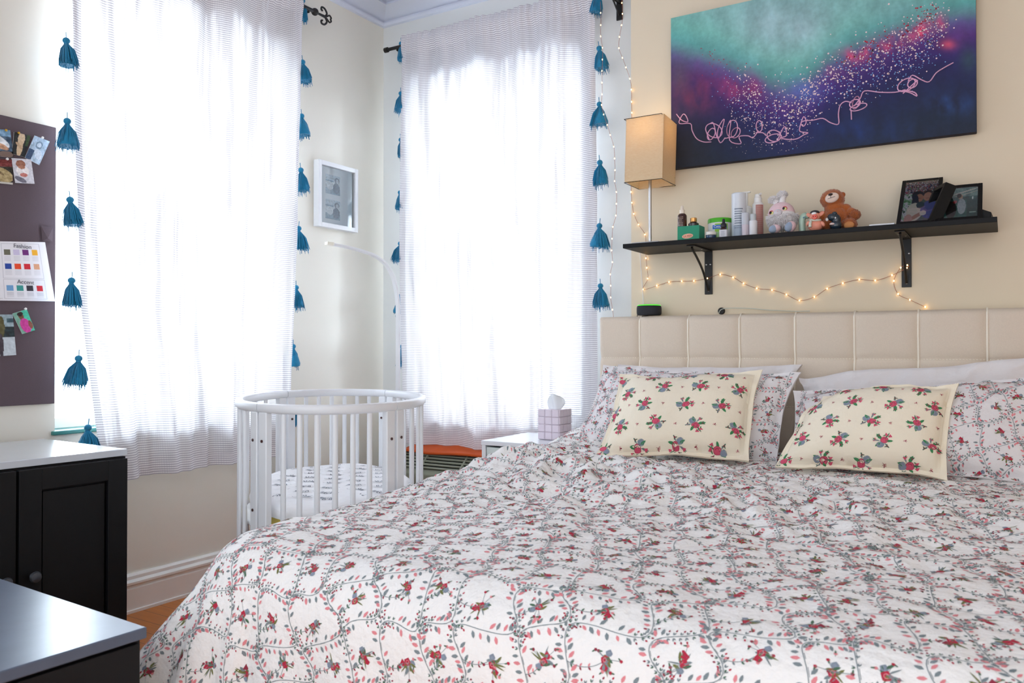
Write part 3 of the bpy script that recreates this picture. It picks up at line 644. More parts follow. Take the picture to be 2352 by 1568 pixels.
def curtain(name, label, mk, eL, eR, z0, z1, folds, tl, tr, rodz):
    """mk(a, d, z) -> point; eL/eR(z) edge positions; d is distance into the room from the hanging line"""
    na, nz = 260, 130; A, Zz = np.meshgrid(np.linspace(0, 1, na), np.linspace(0, 1, nz), indexing='ij'); z = z0 + (z1 - z0) * Zz
    l = np.vectorize(eL)(z); r = np.vectorize(eR)(z); a = l + (r - l) * A; W_ = 1.05
    d = 0; low = 1 - Zz
    for f, am, ph in folds: d = d + am * np.sin(2 * np.pi * f * (A + .03 * perlin(A * 2 + ph, Zz * 1.6, 13)) + ph) * (.7 + .5 * low)
    d = d + .010 * perlin(A * 7, Zz * 1.2 + 3, 17) + .017 * fbm(A * 16, Zz * 2, 2, 19) * (.6 + .4 * low) + .004 * perlin(A * 9, Zz * 14, 23)
    gather = np.exp(-((z - rodz) / .05) ** 2); d = d + .007 * np.sin(A * 2 * np.pi * 31 + 3 * perlin(A * 5, Zz, 2)) * (1.3 * gather + .6 * (z > rodz) + .35 * np.exp(-np.clip(rodz - z, 0, 3) / .15)) + .004 * np.sin(A * 150) * (z > rodz)
    d = d * (1 - .8 * gather) + .018 * gather
    zz = z + .012 * perlin(A * 4, Zz * 0 + 1, 29) * low + .004 * perlin(A * 20, Zz * 0, 31) * (Zz > .98)
    P = np.stack([np.stack(mk(a[i, j], d[i, j], zz[i, j]) if False else mk(a[i, j], d[i, j], zz[i, j])) for i in range(na) for j in range(nz)]).reshape(na, nz, 3)
    root = thing(name, label, 'curtain', mk((eL(z0) + eR(z0)) / 2, 0, z0))
    j0 = max(1, int(nz * .05 / (z1 - z0) + .5)); 
    def piece(nm, i0, i1, ja, jb, m):
        b = MB(); b.grid(P[i0:i1 + 1, ja:jb + 1]); o = b.build(nm, m, root, smooth=80)
        uv = o.data.uv_layers.new(name='UVMap'); aa = (A * W_)[i0:i1 + 1, ja:jb + 1].ravel(); bz = ((z - z0))[i0:i1 + 1, ja:jb + 1].ravel()
        li = np.empty(len(o.data.loops), dtype=np.int32); o.data.loops.foreach_get('vertex_index', li); uv.data.foreach_set('uv', np.stack([aa[li], bz[li]], 1).astype(np.float32).ravel())
        return o
    jt = int(nz * (rodz - .055 - z0) / (z1 - z0)); cut = 8
    piece('fabric', cut, na - 1 - cut, j0, jt, M_curt)
    piece('hem', 0, na - 1, 0, j0, M_hem); piece('header', 0, na - 1, jt, nz - 1, M_hem)
    piece('side_hem', 0, cut, j0, jt, M_hem); piece('side_hem', na - 1 - cut, na - 1, j0, jt, M_hem)
    rnd = random.Random(3)
    for side, lst in ((0, tl), (1, tr)):
        for (dz_, da, dd) in lst:
            t = bpy.data.objects.new('tassel', rnd.choice(TM)); COL.objects.link(t)
            e = (eL if side == 0 else eR)(dz_); t.location = Vector(mk(e + da, dd, dz_)); t.rotation_euler = (rnd.uniform(-.12, .12), rnd.uniform(-.12, .12), rnd.uniform(0, 6.28)); s_ = rnd.uniform(1.08, 1.26); t.scale = (s_,) * 3
            par(t, root)
    return root
XH1 = XL + .085; YH2 = YW - .085
mk1 = lambda a, d, z: np.array((XH1 + d, a, z)); mk2 = lambda a, d, z: np.array((a, YH2 - d, z))
eL1 = lambda z: float(np.interp(z, [.5, .72, 1.1, 1.8, 2.5], [1.66, 1.628, 1.572, 1.547, 1.537])); eR1 = lambda z: float(np.interp(z, [.5, .85, 1.6, 2.5], [2.50, 2.522, 2.568, 2.585]))
def zX(u, v, X=XH1): return aX(u, v, X).z
def zY(u, v, Y=YH2): return aY(u, v, Y).z
tl1 = [(zX(140, y), -.022, .012) for y in (82, 266, 446, 632, 812, 975)] + [(2.47, -.02, .02)]
tr1 = [(zX(690, y), .024, -.01) for y in (-12, 130, 255, 380, 515, 652, 787, 922, 1045)]
curtain('curtain', 'long white striped curtain with blue tassels on the left wall window', mk1, eL1, eR1, .505, 2.555, [(3.3, .016, .4), (6.2, .010, 1.9), (11, .005, 3)], tl1, tr1, 2.51)
eL2 = lambda z: float(np.interp(z, [.5, 1.6, 2.5], [-2.545, -2.575, -2.570])); eR2 = lambda z: float(np.interp(z, [.5, 1.5, 2.5], [-1.500, -1.506, -1.512]))
tl2 = [(zY(912, y), -.020, -.006) for y in (94, 208, 314, 435, 552, 672, 788)]
tr2 = [(zY(1378, y), .022, .010) for y in (-22, 104, 232, 365, 510, 648)]
curtain('curtain', 'long white striped curtain with blue tassels beside the headboard', mk2, eL2, eR2, .505, 2.535, [(2.6, .016, 1.1), (5.3, .011, .3), (9, .006, 2)], tl2, tr2, 2.49)

def rod_bracket(b, a, mk, z, wd=.03):
    for i in range(1): pass
    b.bounds(mk(a - wd / 2, .001, z - .095), mk(a + wd / 2, .010, z + .03)); b.tube([mk(a, .008, z - .01), mk(a, .085, z - .012)], .006, 8); b.tube([mk(a, .008, z - .06), mk(a, .07, z - .018)], .004, 6)
rk1 = lambda a, d, z: (XL + d, a, z); rk2 = lambda a, d, z: (a, YW - d, z)
r1 = thing('curtain_rod', 'black iron curtain rod with scrolled finial on the left wall', 'curtain rod', rk1(2.0, .085, 2.51))
MB().tube([rk1(1.45, .085, 2.51), rk1(2.66, .085, 2.51)], .0085, 12).build('rod', M_iron, r1)
b = MB(); rod_bracket(b, 2.635, rk1, 2.51); b.build('bracket', M_iron, r1, bevel=.001); b = MB(); rod_bracket(b, 1.50, rk1, 2.51); b.build('bracket', M_iron, r1, bevel=.001)
f = MB(); f.ell(rk1(2.672, .085, 2.51), .017, n=14, m=10); f.tube([rk1(2.685, .085, 2.51), rk1(2.74, .085, 2.51)], [.005, .007], 8)
def R1(a, z): return rk1(a, .085, z)
for s_ in (1, -1):
    pts = [R1(2.735, 2.51), R1(2.748, 2.51 + s_ * .018), R1(2.735, 2.51 + s_ * .036), R1(2.716, 2.51 + s_ * .038), R1(2.712, 2.51 + s_ * .027), R1(2.720, 2.51 + s_ * .022)]
    f.tube(bez(pts, 5), .0045, 7); pts = [R1(2.738, 2.51), R1(2.752, 2.51 + s_ * .008), R1(2.765, 2.51 + s_ * .016), R1(2.776, 2.51 + s_ * .008), R1(2.772, 2.51)]; f.tube(bez(pts, 5), .004, 7)
f.build('finial', M_iron, r1, smooth=60)
r2 = thing('curtain_rod', 'plain black curtain rod above the window beside the headboard', 'curtain rod', rk2(-2.0, .085, 2.49))
MB().tube([rk2(-2.675, .085, 2.49), rk2(-1.36, .085, 2.49)], .0085, 12).build('rod', M_iron, r2)
b = MB(); b.tube([rk2(-2.69, .085, 2.49), rk2(-2.67, .085, 2.49)], .013, 10); b.build('end_cap', M_iron, r2); b = MB(); b.tube([rk2(-1.365, .085, 2.49), rk2(-1.345, .085, 2.49)], .013, 10); b.build('end_cap', M_iron, r2)
for a in (-2.655 + .045, -1.431):
    b = MB(); b.bounds(rk2(a - .014, .001, 2.405), rk2(a + .014, .008, 2.52)); b.tube([rk2(a, .008, 2.48), rk2(a, .085, 2.478)], .007, 8); b.tube([rk2(a, .008, 2.425), rk2(a, .075, 2.47)], .0045, 6); b.build('bracket', M_iron, r2, bevel=.001)

# ================================================================== CRIB, NIGHTSTAND, AIR CONDITIONER
CC = Vector((-1.862, 1.938, 0)); LD = Vector((-.663, .749, 0)).normalized(); QD = Vector((.749, .663, 0)).normalized(); PA, QA = .45, .284
RZ = .8185
def ce(t, off=0.0, z=0.0):
    """point on the crib oval; t=0 along the long axis toward the wall"""
    n = Vector((math.cos(t) / PA, math.sin(t) / QA)).normalized()
    return CC + LD * (PA * math.cos(t) + n.x * off) + QD * (QA * math.sin(t) + n.y * off) + Vector((0, 0, z))
crib = thing('crib', 'small oval white wooden crib with upright slats between bed and wall', 'crib', CC)
def oval_rail(name, z0, z1, w0, w1, t0=0, t1=2 * math.pi, rd=.006, n=96, m=M_white):
    sec = [(w0, z0 + rd), (w0 + rd, z0), (w1 - rd, z0), (w1, z0 + rd), (w1, z1 - rd), (w1 - rd * .3, z1 - rd * .3), (w1 - rd, z1), (w0 + rd, z1), (w0 + rd * .3, z1 - rd * .3), (w0, z1 - rd)]
    b = MB(); k = len(sec); full = abs(t1 - t0 - 2 * math.pi) < 1e-6; N = n if full else n + 1
    V = [ce(t0 + (t1 - t0) * i / n, o, z) for i in range(N) for o, z in sec]
    F = [(i * k + j, ((i + 1) % N) * k + j, ((i + 1) % N) * k + (j + 1) % k, i * k + (j + 1) % k) for i in range(N if full else N - 1) for j in range(k)]
    if not full: F += [tuple(range(k)), tuple(reversed([(N - 1) * k + j for j in range(k)]))]
    b.add(V, F); return b.build(name, m, crib, smooth=50)
TCs = math.atan2(.186 / QA, .35 / PA); cors = [TCs, math.pi - TCs, math.pi + TCs, 2 * math.pi - TCs]
gap = .004
for i in range(4):
    a0 = cors[i]; a1 = cors[(i + 1) % 4] + (2 * math.pi if i == 3 else 0); oval_rail('top_rail', RZ - .026, RZ, -.013, .013, a0 + gap, a1 - gap, n=30)
oval_rail('bottom_rail', .12, .155, -.011, .011)
for ci, tcn in enumerate(cors):
    for sg in (-1, 1):
        t0 = tcn + sg * .014; t1 = tcn + sg * .115
        b = MB(); k = 6; V = []
        for z in (.05, RZ - .024):
            for off in (-.010, .010):
                for i in range(k): V.append(ce(t0 + (t1 - t0) * i / (k - 1), off, z))
        F = []
        for i in range(k - 1):
            F += [(i, i + 1, 2 * k + i + 1, 2 * k + i), (k + i, 3 * k + i, 3 * k + i + 1, k + i + 1), (i, k + i, k + i + 1, i + 1), (2 * k + i, 2 * k + i + 1, 3 * k + i + 1, 3 * k + i)]
        F += [(0, 2 * k, 3 * k, k), (k - 1, 2 * k - 1, 4 * k - 1, 3 * k - 1)]
        b.add(V, F); p = b.build('post', M_white, crib, smooth=50, bevel=.003)
        M_bolt = mat('dark_bolt', (70, 34, 30), 0.4)
        for z in (.715, .52, .30) if sg > 0 else (.715, .30):
            c0 = ce((t0 + t1) / 2, -.0105 if True else 0, z); nn = (ce((t0 + t1) / 2, 1, z) - ce((t0 + t1) / 2, 0, z)).normalized()
            for s_ in (1, -1):
                q = ce((t0 + t1) / 2, 0, z) + nn * (.0105 * s_); MB().tube([q, q + nn * (.0025 * s_)], .0042, 10).build('bolt', M_bolt, p, smooth=40)
    # wheel under each corner
    q = ce(tcn, 0, 0); b = MB(); b.tube([q + QD * -.012 + Vector((0, 0, .026)), q + QD * .012 + Vector((0, 0, .026))], .026, 16); b.build('wheel', M_white2, crib)
def slats(a0, a1, n):
    for i in range(n):
        t = a0 + (a1 - a0) * (i + 1) / (n + 1); b = MB(); z0, z1 = .15, RZ - .022
        T = (ce(t + .01) - ce(t - .01)).normalized(); Nn = (ce(t, 1) - ce(t, 0)).normalized(); V = []; sec = [(math.cos(q) , math.sin(q)) for q in np.linspace(0, 2 * math.pi, 11)[:-1]]
        for z, w_ in ((z0, .0075), (.45, .0085), (z1, .0075)):
            for cx, sx_ in sec: V.append(ce(t, 0, z) + T * (w_ * cx) + Nn * (.0065 * sx_))
        b.add(V, [(r * 10 + j, r * 10 + (j + 1) % 10, (r + 1) * 10 + (j + 1) % 10, (r + 1) * 10 + j) for r in range(2) for j in range(10)]); b.build('slat', M_white, crib, smooth=70)
slats(cors[1] + .115, cors[2] - .115, 6); slats(cors[3] + .115, cors[0] + 2 * math.pi - .115, 6); slats(cors[0] + .115, cors[1] - .115, 7); slats(cors[2] + .115, cors[3] - .115, 7)
oval_rail('mattress_base', .455, .472, -.20, -.012, n=72)
M_yel = mat('yellow_mattress_edge', (214, 190, 96), 0.8)
# mattress with printed sheet
b = MB(); rings = [(0, .548), (.5, .549), (.8, .547), (.93, .543), (.985, .532), (1, .518), (.99, .497)]
def me_(t, k, z): return CC + LD * ((PA - .030) * k * math.cos(t)) + QD * ((QA - .030) * k * math.sin(t)) + Vector((0, 0, z + .003 * math.sin(5 * t) * k))
n = 72; V = [me_(2 * math.pi * i / n, max(k, .001), z) for k, z in rings for i in range(n)]
b.add(V, [(r * n + i, r * n + (i + 1) % n, (r + 1) * n + (i + 1) % n, (r + 1) * n + i) for r in range(len(rings) - 1) for i in range(n)])
pr = Print(); rnd = random.Random(4); GS = .01; gxs = np.arange(-.45, .451, GS); gys = np.arange(-.30, .301, GS); GU, GV = np.meshgrid(gxs, gys, indexing='ij')
rr = np.sqrt((GU / (PA - .03)) ** 2 + (GV / (QA - .03)) ** 2); GZ = np.interp(rr, [k for k, z in rings[:5]], [z for k, z in rings[:5]]) + .001
GP = np.stack([CC.x + LD.x * GU + QD.x * GV, CC.y + LD.y * GU + QD.y * GV, GZ], -1); GN = np.zeros_like(GP); GN[..., 2] = 1
for i in range(-6, 7):
    for j in range(-4, 5):
        x = i * .085 + (.0375 if j % 2 else 0); y = j * .075
        if (x / (PA - .045)) ** 2 + (y / (QA - .045)) ** 2 > .93: continue
        a = rnd.choice((0, math.pi)) + math.pi / 2 + rnd.uniform(-.15, .15); c_, s_ = math.cos(a), math.sin(a)
        p_k = 1.5; Tm = lambda p, q: (x + (c_ * p - s_ * q) * p_k, y + (s_ * p + c_ * q) * p_k)
        pr.ring(x, y, .011, .004, 1, 10, .6, a); X_, Y_ = Tm(.013, .005); pr.disc(X_, Y_, .0065, 1, 8, .1)
        for lx in (-.008, -.003, .004, .009): pr.line([Tm(lx, -.004), Tm(lx + rnd.uniform(-.002, .002), -.013)], .003, 1)
        pr.line([Tm(-.010, .002), Tm(-.017, -.004), Tm(-.018, -.009)], .0012, 1); pr.line([Tm(.015, .004), Tm(.021, -.003)], .0016, 1)
        for lx in (-.005, 0, .005): pr.line([Tm(lx, .004), Tm(lx + .001, -.004)], .0011, 1)
pr.emit(b, GP, GN, gxs[0], gys[0], GS, GS, .0008)
M_sheet = mat('crib_sheet_cotton', (244, 243, 243), 0.9, vary=0.02, bump=(30, 0.4, 0.006)); M_gink = mat('grey_sheet_print', (120, 124, 134), 0.9)
cm = b.build('crib_mattress', [M_sheet, M_gink], smooth=60); tag(cm, 'white crib mattress sheet printed with small grey animals inside the crib', 'mattress')
b = MB(); V = [me_(2 * math.pi * i / n, .975, z) for z in (.498, .474) for i in range(n)]; b.add(V, [(i, (i + 1) % n, n + (i + 1) % n, n + i) for i in range(n)] + [tuple(n + i for i in range(n))]); b.build('mattress_underside', M_yel, cm, smooth=60)

# nightstand
NX0, NX1, NY0, NY1, NZ = -1.800, -1.470, 2.715, 3.085, .603
ns = thing('nightstand', 'small white nightstand between the crib and the headboard', 'nightstand', ((NX0 + NX1) / 2, (NY0 + NY1) / 2, 0))
b = MB(); b.bounds((NX0, NY0, .0), (NX0 + .018, NY1, NZ - .018)); b.bounds((NX1 - .018, NY0, .0), (NX1, NY1, NZ - .018)); b.bounds((NX0 + .018, NY1 - .012, .05), (NX1 - .018, NY1, NZ - .018)); b.bounds((NX0 + .018, NY0 + .01, .05), (NX1 - .018, NY1 - .012, .068)); b.build('body', M_white, ns, smooth=0, bevel=.0015)
MB().bounds((NX0 - .002, NY0 - .002, NZ - .018), (NX1 + .002, NY1, NZ)).build('top', M_white, ns, smooth=0, bevel=.002)
M_mint = mat('pale_drawer_front', (214, 224, 220), 0.35)
for z0, z1 in ((.36, NZ - .026), (.07, .352)):
    MB().bounds((NX0 + .021, NY0 + .004, z0), (NX1 - .021, NY0 + .022, z1)).build('drawer', M_mint, ns, smooth=0, bevel=.0015)
TX0, TX1, TY0, TY1 = -1.622, -1.525, 2.86, 2.965
M_lil = mat('pale_lilac_leatherette', (226, 214, 224), 0.45, vary=.03)
tb = thing('tissue_box', 'pale lilac quilted tissue box cover on the nightstand', 'tissue box', ((TX0 + TX1) / 2, (TY0 + TY1) / 2, NZ))
b = MB(); hz = .122; n = 4
b.bounds((TX0 + .002, TY0 + .002, NZ + .001), (TX1 - .002, TY1 - .002, NZ + hz))
q = (TX1 - TX0) / 3
for i in range(3):
    for k in range(4):
        z0 = NZ + .002 + k * hz / 4; b.box(((TX0 + q * (i + .5)), TY0 + .001, z0 + hz / 8), (q * .96, .008, hz / 4 * .96)); b.box((TX1 - .001, TY0 + (TY1 - TY0) / 3 * (i + .5), z0 + hz / 8), (.008, (TY1 - TY0) / 3 * .96, hz / 4 * .96))
b.build('cover', M_lil, tb, smooth=0, bevel=.0028)
# tissue: folded sheet rising out of the slot
tcx, tcy = (TX0 + TX1) / 2 + .004, (TY0 + TY1) / 2 - .01; V = []; F = []
for i in range(13):
    a = i / 12
    for j in range(9):
        h = j / 8; xx = (a - .5) * (.044 + .036 * math.sin(h * 2.3)); top_ = .068 * (1 - .42 * abs(a - .42) ** 1.3 * 1.6)
        V.append((tcx + xx + .004 * h, tcy + .012 * math.sin(a * 7 + h * 1.6) * (.4 + .7 * h), NZ + hz - .004 + h * top_))
for i in range(12):
    for j in range(8): F.append((i * 9 + j, (i + 1) * 9 + j, (i + 1) * 9 + j + 1, i * 9 + j + 1))
b = MB(); b.add(V, F); ti = b.build('tissue', mat('tissue_paper', (238, 242, 244), 0.95), tb, smooth=60); so = ti.modifiers.new('thick', 'SOLIDIFY'); so.thickness = .0012

# air conditioner under the back window
M_ac = mat('olive_grey_plastic', (132, 136, 118), 0.5, vary=.06); M_acd = mat('dark_grille', (34, 38, 32), 0.6); M_org = mat('orange_cloth', (198, 80, 16), 0.85, vary=.12, vscale=30, bump=(90, .4, .003))
ac = thing('air_conditioner', 'olive grey air conditioner with slatted grille under the back window', 'air conditioner', (-2.12, 3.08, 0))
AX0, AX1 = -2.52, -1.82
b = MB(); prof = [(2.965, .0), (2.965, .395), (2.985, .412), (3.06, .475), (3.23, .475), (3.23, 0)]
b.add([(x, y, z) for x in (AX0, AX1) for y, z in prof], [tuple(reversed(range(6))), tuple(range(6, 12))] + [(i, (i + 1) % 6, 6 + (i + 1) % 6, 6 + i) for i in range(6)]); b.build('housing', M_ac, ac, smooth=0, bevel=.006)
sl = Vector((0, .075, .063)); nrm_ = Vector((0, -.063, .075)).normalized()
o0 = Vector((AX0 + .06, 2.985, .412)); V = []
for dxx, dd in ((0, .04), (AX1 - AX0 - .12, .04), (AX1 - AX0 - .12, .96), (0, .96)): V.append(o0 + Vector((dxx, 0, 0)) + sl * dd + nrm_ * .0015)
MB().add(V, [(0, 1, 2, 3)]).build('grille_recess', M_acd, ac, smooth=0)
for i in range(5):
    c_ = o0 + Vector(((AX1 - AX0 - .12) / 2, 0, 0)) + sl * (.10 + .2 * i) + nrm_ * .006
    MB().box(c_, (AX1 - AX0 - .12, .013, .006), rot=(R_(18), 0, 0)).build('louver', M_ac, ac, smooth=0, bevel=.0015)
for xx in (AX0 + .20, AX0 + .42): MB().box(o0 + Vector((xx - AX0 - .06, 0, 0)) + sl * .5 + nrm_ * .007, (.009, .095, .007), rot=(math.atan2(.063, .075), 0, 0)).build('grille_bar', M_ac, ac, smooth=0)
b = MB(); gxx = np.linspace(AX0 + .02, AX1 - .03, 30); gyy = np.linspace(3.035, 3.225, 12); A_, B_ = np.meshgrid(gxx, gyy, indexing='ij')
Zc = .490 + .010 * perlin(A_ * 7, B_ * 9, 3) + .02 * np.clip((B_ - 3.1) / .12, 0, 1)
b.grid(np.stack([A_, B_, Zc], -1)); oc = b.build('folded_cloth', M_org, smooth=60); sm_ = oc.modifiers.new('thick', 'SOLIDIFY'); sm_.thickness = .010; sm_.offset = -1
tag(oc, 'orange folded cloth on top of the air conditioner', 'cloth')

# arc floor lamp in the corner
lampP = Vector((-2.372, 2.885, 0)); tipd = (Vector((-2.49, 2.58, 0)) - lampP); tipd = tipd.normalized(); Ltip = .327
fl = thing('floor_lamp', 'slim white floor lamp with flat curved arm in the room corner', 'floor lamp', lampP)
MB().lathe([(.11, 0), (.11, .014), (.105, .018), (.01, .02)], lampP, 40).build('base', M_white, fl)
prof = [(0, .018), (0, .6), (0, 1.10), (.002, 1.18), (.012, 1.25), (.032, 1.31), (.066, 1.355), (.115, 1.386), (.17, 1.402), (.24, 1.415), (Ltip, 1.424)]
pts = bez([lampP + tipd * d + Vector((0, 0, z)) for d, z in prof], 6); sd = tipd.cross(Vector((0, 0, 1))).normalized(); V = []; F = []
for i, p in enumerate(pts):
    t = (pts[min(i + 1, len(pts) - 1)] - pts[max(i - 1, 0)]).normalized(); nn = sd.cross(t).normalized()
    for a_1, b_1 in ((-.014, -.005), (.014, -.005), (.014, .005), (-.014, .005)): V.append(p + sd * a_1 + nn * b_1)
k = len(pts)
for i in range(k - 1):
    for j in range(4): F.append((i * 4 + j, i * 4 + (j + 1) % 4, (i + 1) * 4 + (j + 1) % 4, (i + 1) * 4 + j))
F += [(0, 1, 2, 3), tuple(k * 4 - 4 + j for j in (3, 2, 1, 0))]
MB().add(V, F).build('arm', M_white, fl, smooth=60, bevel=.002)
q0 = pts[-1]; MB().box(q0 + tipd * .010 + Vector((0, 0, .001)), (.032, .030, .014), rot=(0, math.atan2(-.009, .087), math.atan2(tipd.y, tipd.x))).build('end_cap', mat('ivory_cap', (246, 243, 228), .4), fl, smooth=0, bevel=.002)

# ================================================================== FRAMED THINGS
def framed(name, BL, BR, TL, bw, depth, mfr, pic, label, cat, group=None, matw=0.0, matm=None, gl=True, inner=0.0, pics=None, rootloc=None):
    BL = Vector(BL); xv = Vector(BR) - BL; yv = Vector(TL) - BL; W_ = xv.length; x = xv.normalized(); y = (yv - x * yv.dot(x)); H_ = y.length; y = y.normalized(); nn = x.cross(y)
    if nn.dot(C0 - BL) < 0: nn = -nn
    root = thing(name, label, cat, rootloc or (BL + x * W_ / 2), group)
    def bx(b, x0, x1, y0, y1, z0, z1):
        V = [BL + x * i + y * j + nn * k_ for i in (x0, x1) for j in (y0, y1) for k_ in (z0, z1)]; b.add(V, [(0, 1, 3, 2), (4, 6, 7, 5), (0, 4, 5, 1), (2, 3, 7, 6), (0, 2, 6, 4), (1, 5, 7, 3)])
    b = MB(); bx(b, 0, bw, 0, H_, -depth, 0); bx(b, W_ - bw, W_, 0, H_, -depth, 0); bx(b, bw, W_ - bw, 0, bw, -depth, 0); bx(b, bw, W_ - bw, H_ - bw, H_, -depth, 0); bx(b, bw, W_ - bw, bw, H_ - bw, -depth, -depth + .003)
    bmesh_o = b.build('frame', mfr, root, smooth=0, bevel=.0012)
    def pt(u_, v_, d_): return BL + x * (bw + (W_ - 2 * bw) * u_) + y * (bw + (H_ - 2 * bw) * v_) + nn * d_
    dz = -min(depth * .4, .012) - inner
    if matm:
        b = MB(); b.add([pt(0, 0, dz), pt(1, 0, dz), pt(1, 1, dz), pt(0, 1, dz)], [(0, 1, 2, 3)]); b.build('mat_board', matm, root, smooth=0)
    for i, (pc, u0, v0, u1, v1) in enumerate(pics or [(pic, 0, 0, 1, 1)]):
        pc.build('photo_print', pt(u0, v1, dz + .0008), pt(u1, v1, dz + .0008), pt(u1, v0, dz + .0008), pt(u0, v0, dz + .0008), root)
    if gl:
        b = MB(); b.add([pt(0, 0, dz + .004), pt(1, 0, dz + .004), pt(1, 1, dz + .004), pt(0, 1, dz + .004)], [(0, 1, 2, 3)]); b.build('glazing', M_pglass, root, smooth=0)
    return root, (BL, x, y, nn, W_, H_)
def bluepic(seed, flip):
    p = Pic(60, 66, (205, 222, 230)); p.rect(0, .0, 1, .28, (176, 200, 214)); p.rect(0, .28, .55, .34, (80, 130, 160)); p.noise(6, 60, seed, 0, .34, .6, 1)
    p.rect(0, .68, 1, 1, (120, 155, 176)); p.el(.78, .25, .17, .16, (70, 90, 115)); p.el(.80, .30, .10, .13, (190, 205, 215)); p.el(.74, .66, .24, .28, (84, 110, 135)); p.el(.30, .62, .22, .16, (205, 220, 228)); p.noise(9, 50, seed + 4); return p
XF = XL + .036
framed('framed_pictures', aX(732, 518, XF), (XF, 3.018, aX(732, 518, XF).z), aX(731, 364, XF), .021, .034, M_white, None, 'white box frame with two small photos on the wall above the crib', 'picture frame', matm=mat('mat_board_paper', (222, 234, 240), .9), pics=[(bluepic(1, 0), .17, .53, .60, .87), (bluepic(5, 1), .17, .09, .60, .43)], inner=.004)

# painting
PYF = YB - .038; pTL = aY(1541, 42, PYF); pBL = Vector((pTL.x, PYF, aY(1548, 387, PYF).z)); pBR = Vector((aY(2243, 302, PYF).x, PYF, pBL.z)); pTR = Vector((pBR.x, PYF, pTL.z))
art = thing('canvas_painting', 'large abstract teal purple and navy canvas painting above the shelf', 'painting', ((pBL.x + pBR.x) / 2, PYF, pBL.z))
MB().bounds((pBL.x, PYF + .0008, pBL.z), (pBR.x, YB - .002, pTL.z)).build('stretcher', mat('dark_canvas_edge', (28, 26, 44), .8), art, smooth=0, bevel=.003)
cw_, ch_ = 330, 190; pc = Pic(cw_, ch_); xs_ = pTL.x + (pTR.x - pTL.x) * pc.X; zs_ = pTL.z + (pBL.z - pTL.z) * pc.Y
# colour field, in the measured layout of the picture (u across, v down)
q = [px((xs_[i, j], PYF, zs_[i, j])) for i in range(ch_) for j in range(cw_)]; q = np.array(q).reshape(ch_, cw_, 2); uu, vv = q[..., 0], q[..., 1]
n1 = fbm(uu / 90, vv / 90, 4, 101); n2 = fbm(uu / 35, vv / 60, 4, 111); n3 = fbm(uu / 200, vv / 160, 3, 121)
yb = np.interp(uu, [1540, 1600, 1680, 1740, 1800, 1850, 1900, 1980, 2060, 2150, 2240], [112, 128, 150, 178, 205, 190, 140, 100, 68, 38, 32]) + 16 * n1 + 8 * n2
d = vv - yb
stops = [(-190, (128, 178, 176)), (-110, (134, 192, 186)), (-60, (118, 190, 178)), (-25, (92, 168, 164)), (-4, (96, 140, 152)), (16, (96, 92, 150)), (45, (84, 46, 124)), (80, (58, 34, 110)), (115, (34, 32, 88)), (160, (26, 36, 78)), (230, (24, 40, 66)), (330, (22, 30, 44))]
dd_ = d + 14 * n2 + 12 * n1; col_ = np.stack([np.interp(dd_, [s_[0] for s_ in stops], [s_[1][c] for s_ in stops]) for c in range(3)], -1)
def blend(mask, c): 
    global col_
    m_ = np.clip(mask, 0, 1)[..., None]; col_ = col_ * (1 - m_) + np.array(c, dtype=float) * m_
blend(.75 * np.exp(-(((uu - 1800) / 130) ** 2 + ((vv - 60) / 70) ** 2)) * (1 + .6 * n1), (160, 196, 202))
blend(.6 * np.exp(-(((uu - 2060) / 110) ** 2 + ((vv - 20) / 40) ** 2)), (128, 176, 180))
blend(.8 * np.exp(-(((uu - 1590) / 60) ** 2 + ((vv - 215) / 55) ** 2)) * (1 + n2), (104, 42, 84)); blend(.5 * np.exp(-(((uu - 1558) / 26) ** 2 + ((vv - 170) / 45) ** 2)), (84, 92, 92))
blend(.8 * np.exp(-(((uu - 1700) / 70) ** 2 + ((vv - 205) / 34) ** 2)) * (.6 + 1.4 * n2), (140, 52, 110))
blend(.9 * np.exp(-(((vv - np.interp(uu, [1900, 1960, 2030, 2110, 2160], [150, 128, 105, 72, 52])) / 20) ** 2)) * (uu > 1890) * (uu < 2180) * (.5 + 1.3 * n2), (214, 78, 120))
blend(.95 * np.exp(-(((uu - 2178) / 20) ** 2 + ((vv - 102) / 13) ** 2)), (206, 80, 112)); blend(.6 * np.exp(-(((uu - 2205) / 18) ** 2 + ((vv - 76) / 22) ** 2)), (104, 60, 140))
blend(.7 * np.exp(-(((uu - 2225) / 22) ** 2 + ((vv - 135) / 30) ** 2)), (54, 92, 98)); blend(.8 * np.exp(-(((uu - 1850) / 40) ** 2 + ((vv - 212) / 26) ** 2)), (92, 112, 190))
blend(.75 * np.exp(-(((uu - 1570) / 70) ** 2 + ((vv - 350) / 70) ** 2)), (34, 36, 46)); blend(.6 * np.exp(-(((uu - 1950) / 150) ** 2 + ((vv - 300) / 26) ** 2)) * (.8 + n2), (30, 52, 112))
blend(.7 * np.exp(-(((uu - 2180) / 50) ** 2 + ((vv - 240) / 20) ** 2)) * (.6 + 2 * n2), (40, 70, 130))
pc.a = np.clip(col_ * (1 + .12 * n2[..., None]), 0, 255); pc.build('canvas', pTL, pTR, pBR, pBL, art, M_canvas)
M_dotw = mat('cream_paint_dots', (240, 214, 216), .6); M_dotb = mat('pale_blue_paint_dots', (120, 172, 226), .6); M_dotr = mat('red_paint_dots', (176, 24, 58), .6); M_line = mat('pink_paint_line', (232, 178, 212), .6)
def toP(u, v, off=.0012): P_ = aY(u, v, PYF); return Vector((P_.x, PYF - off, P_.z))
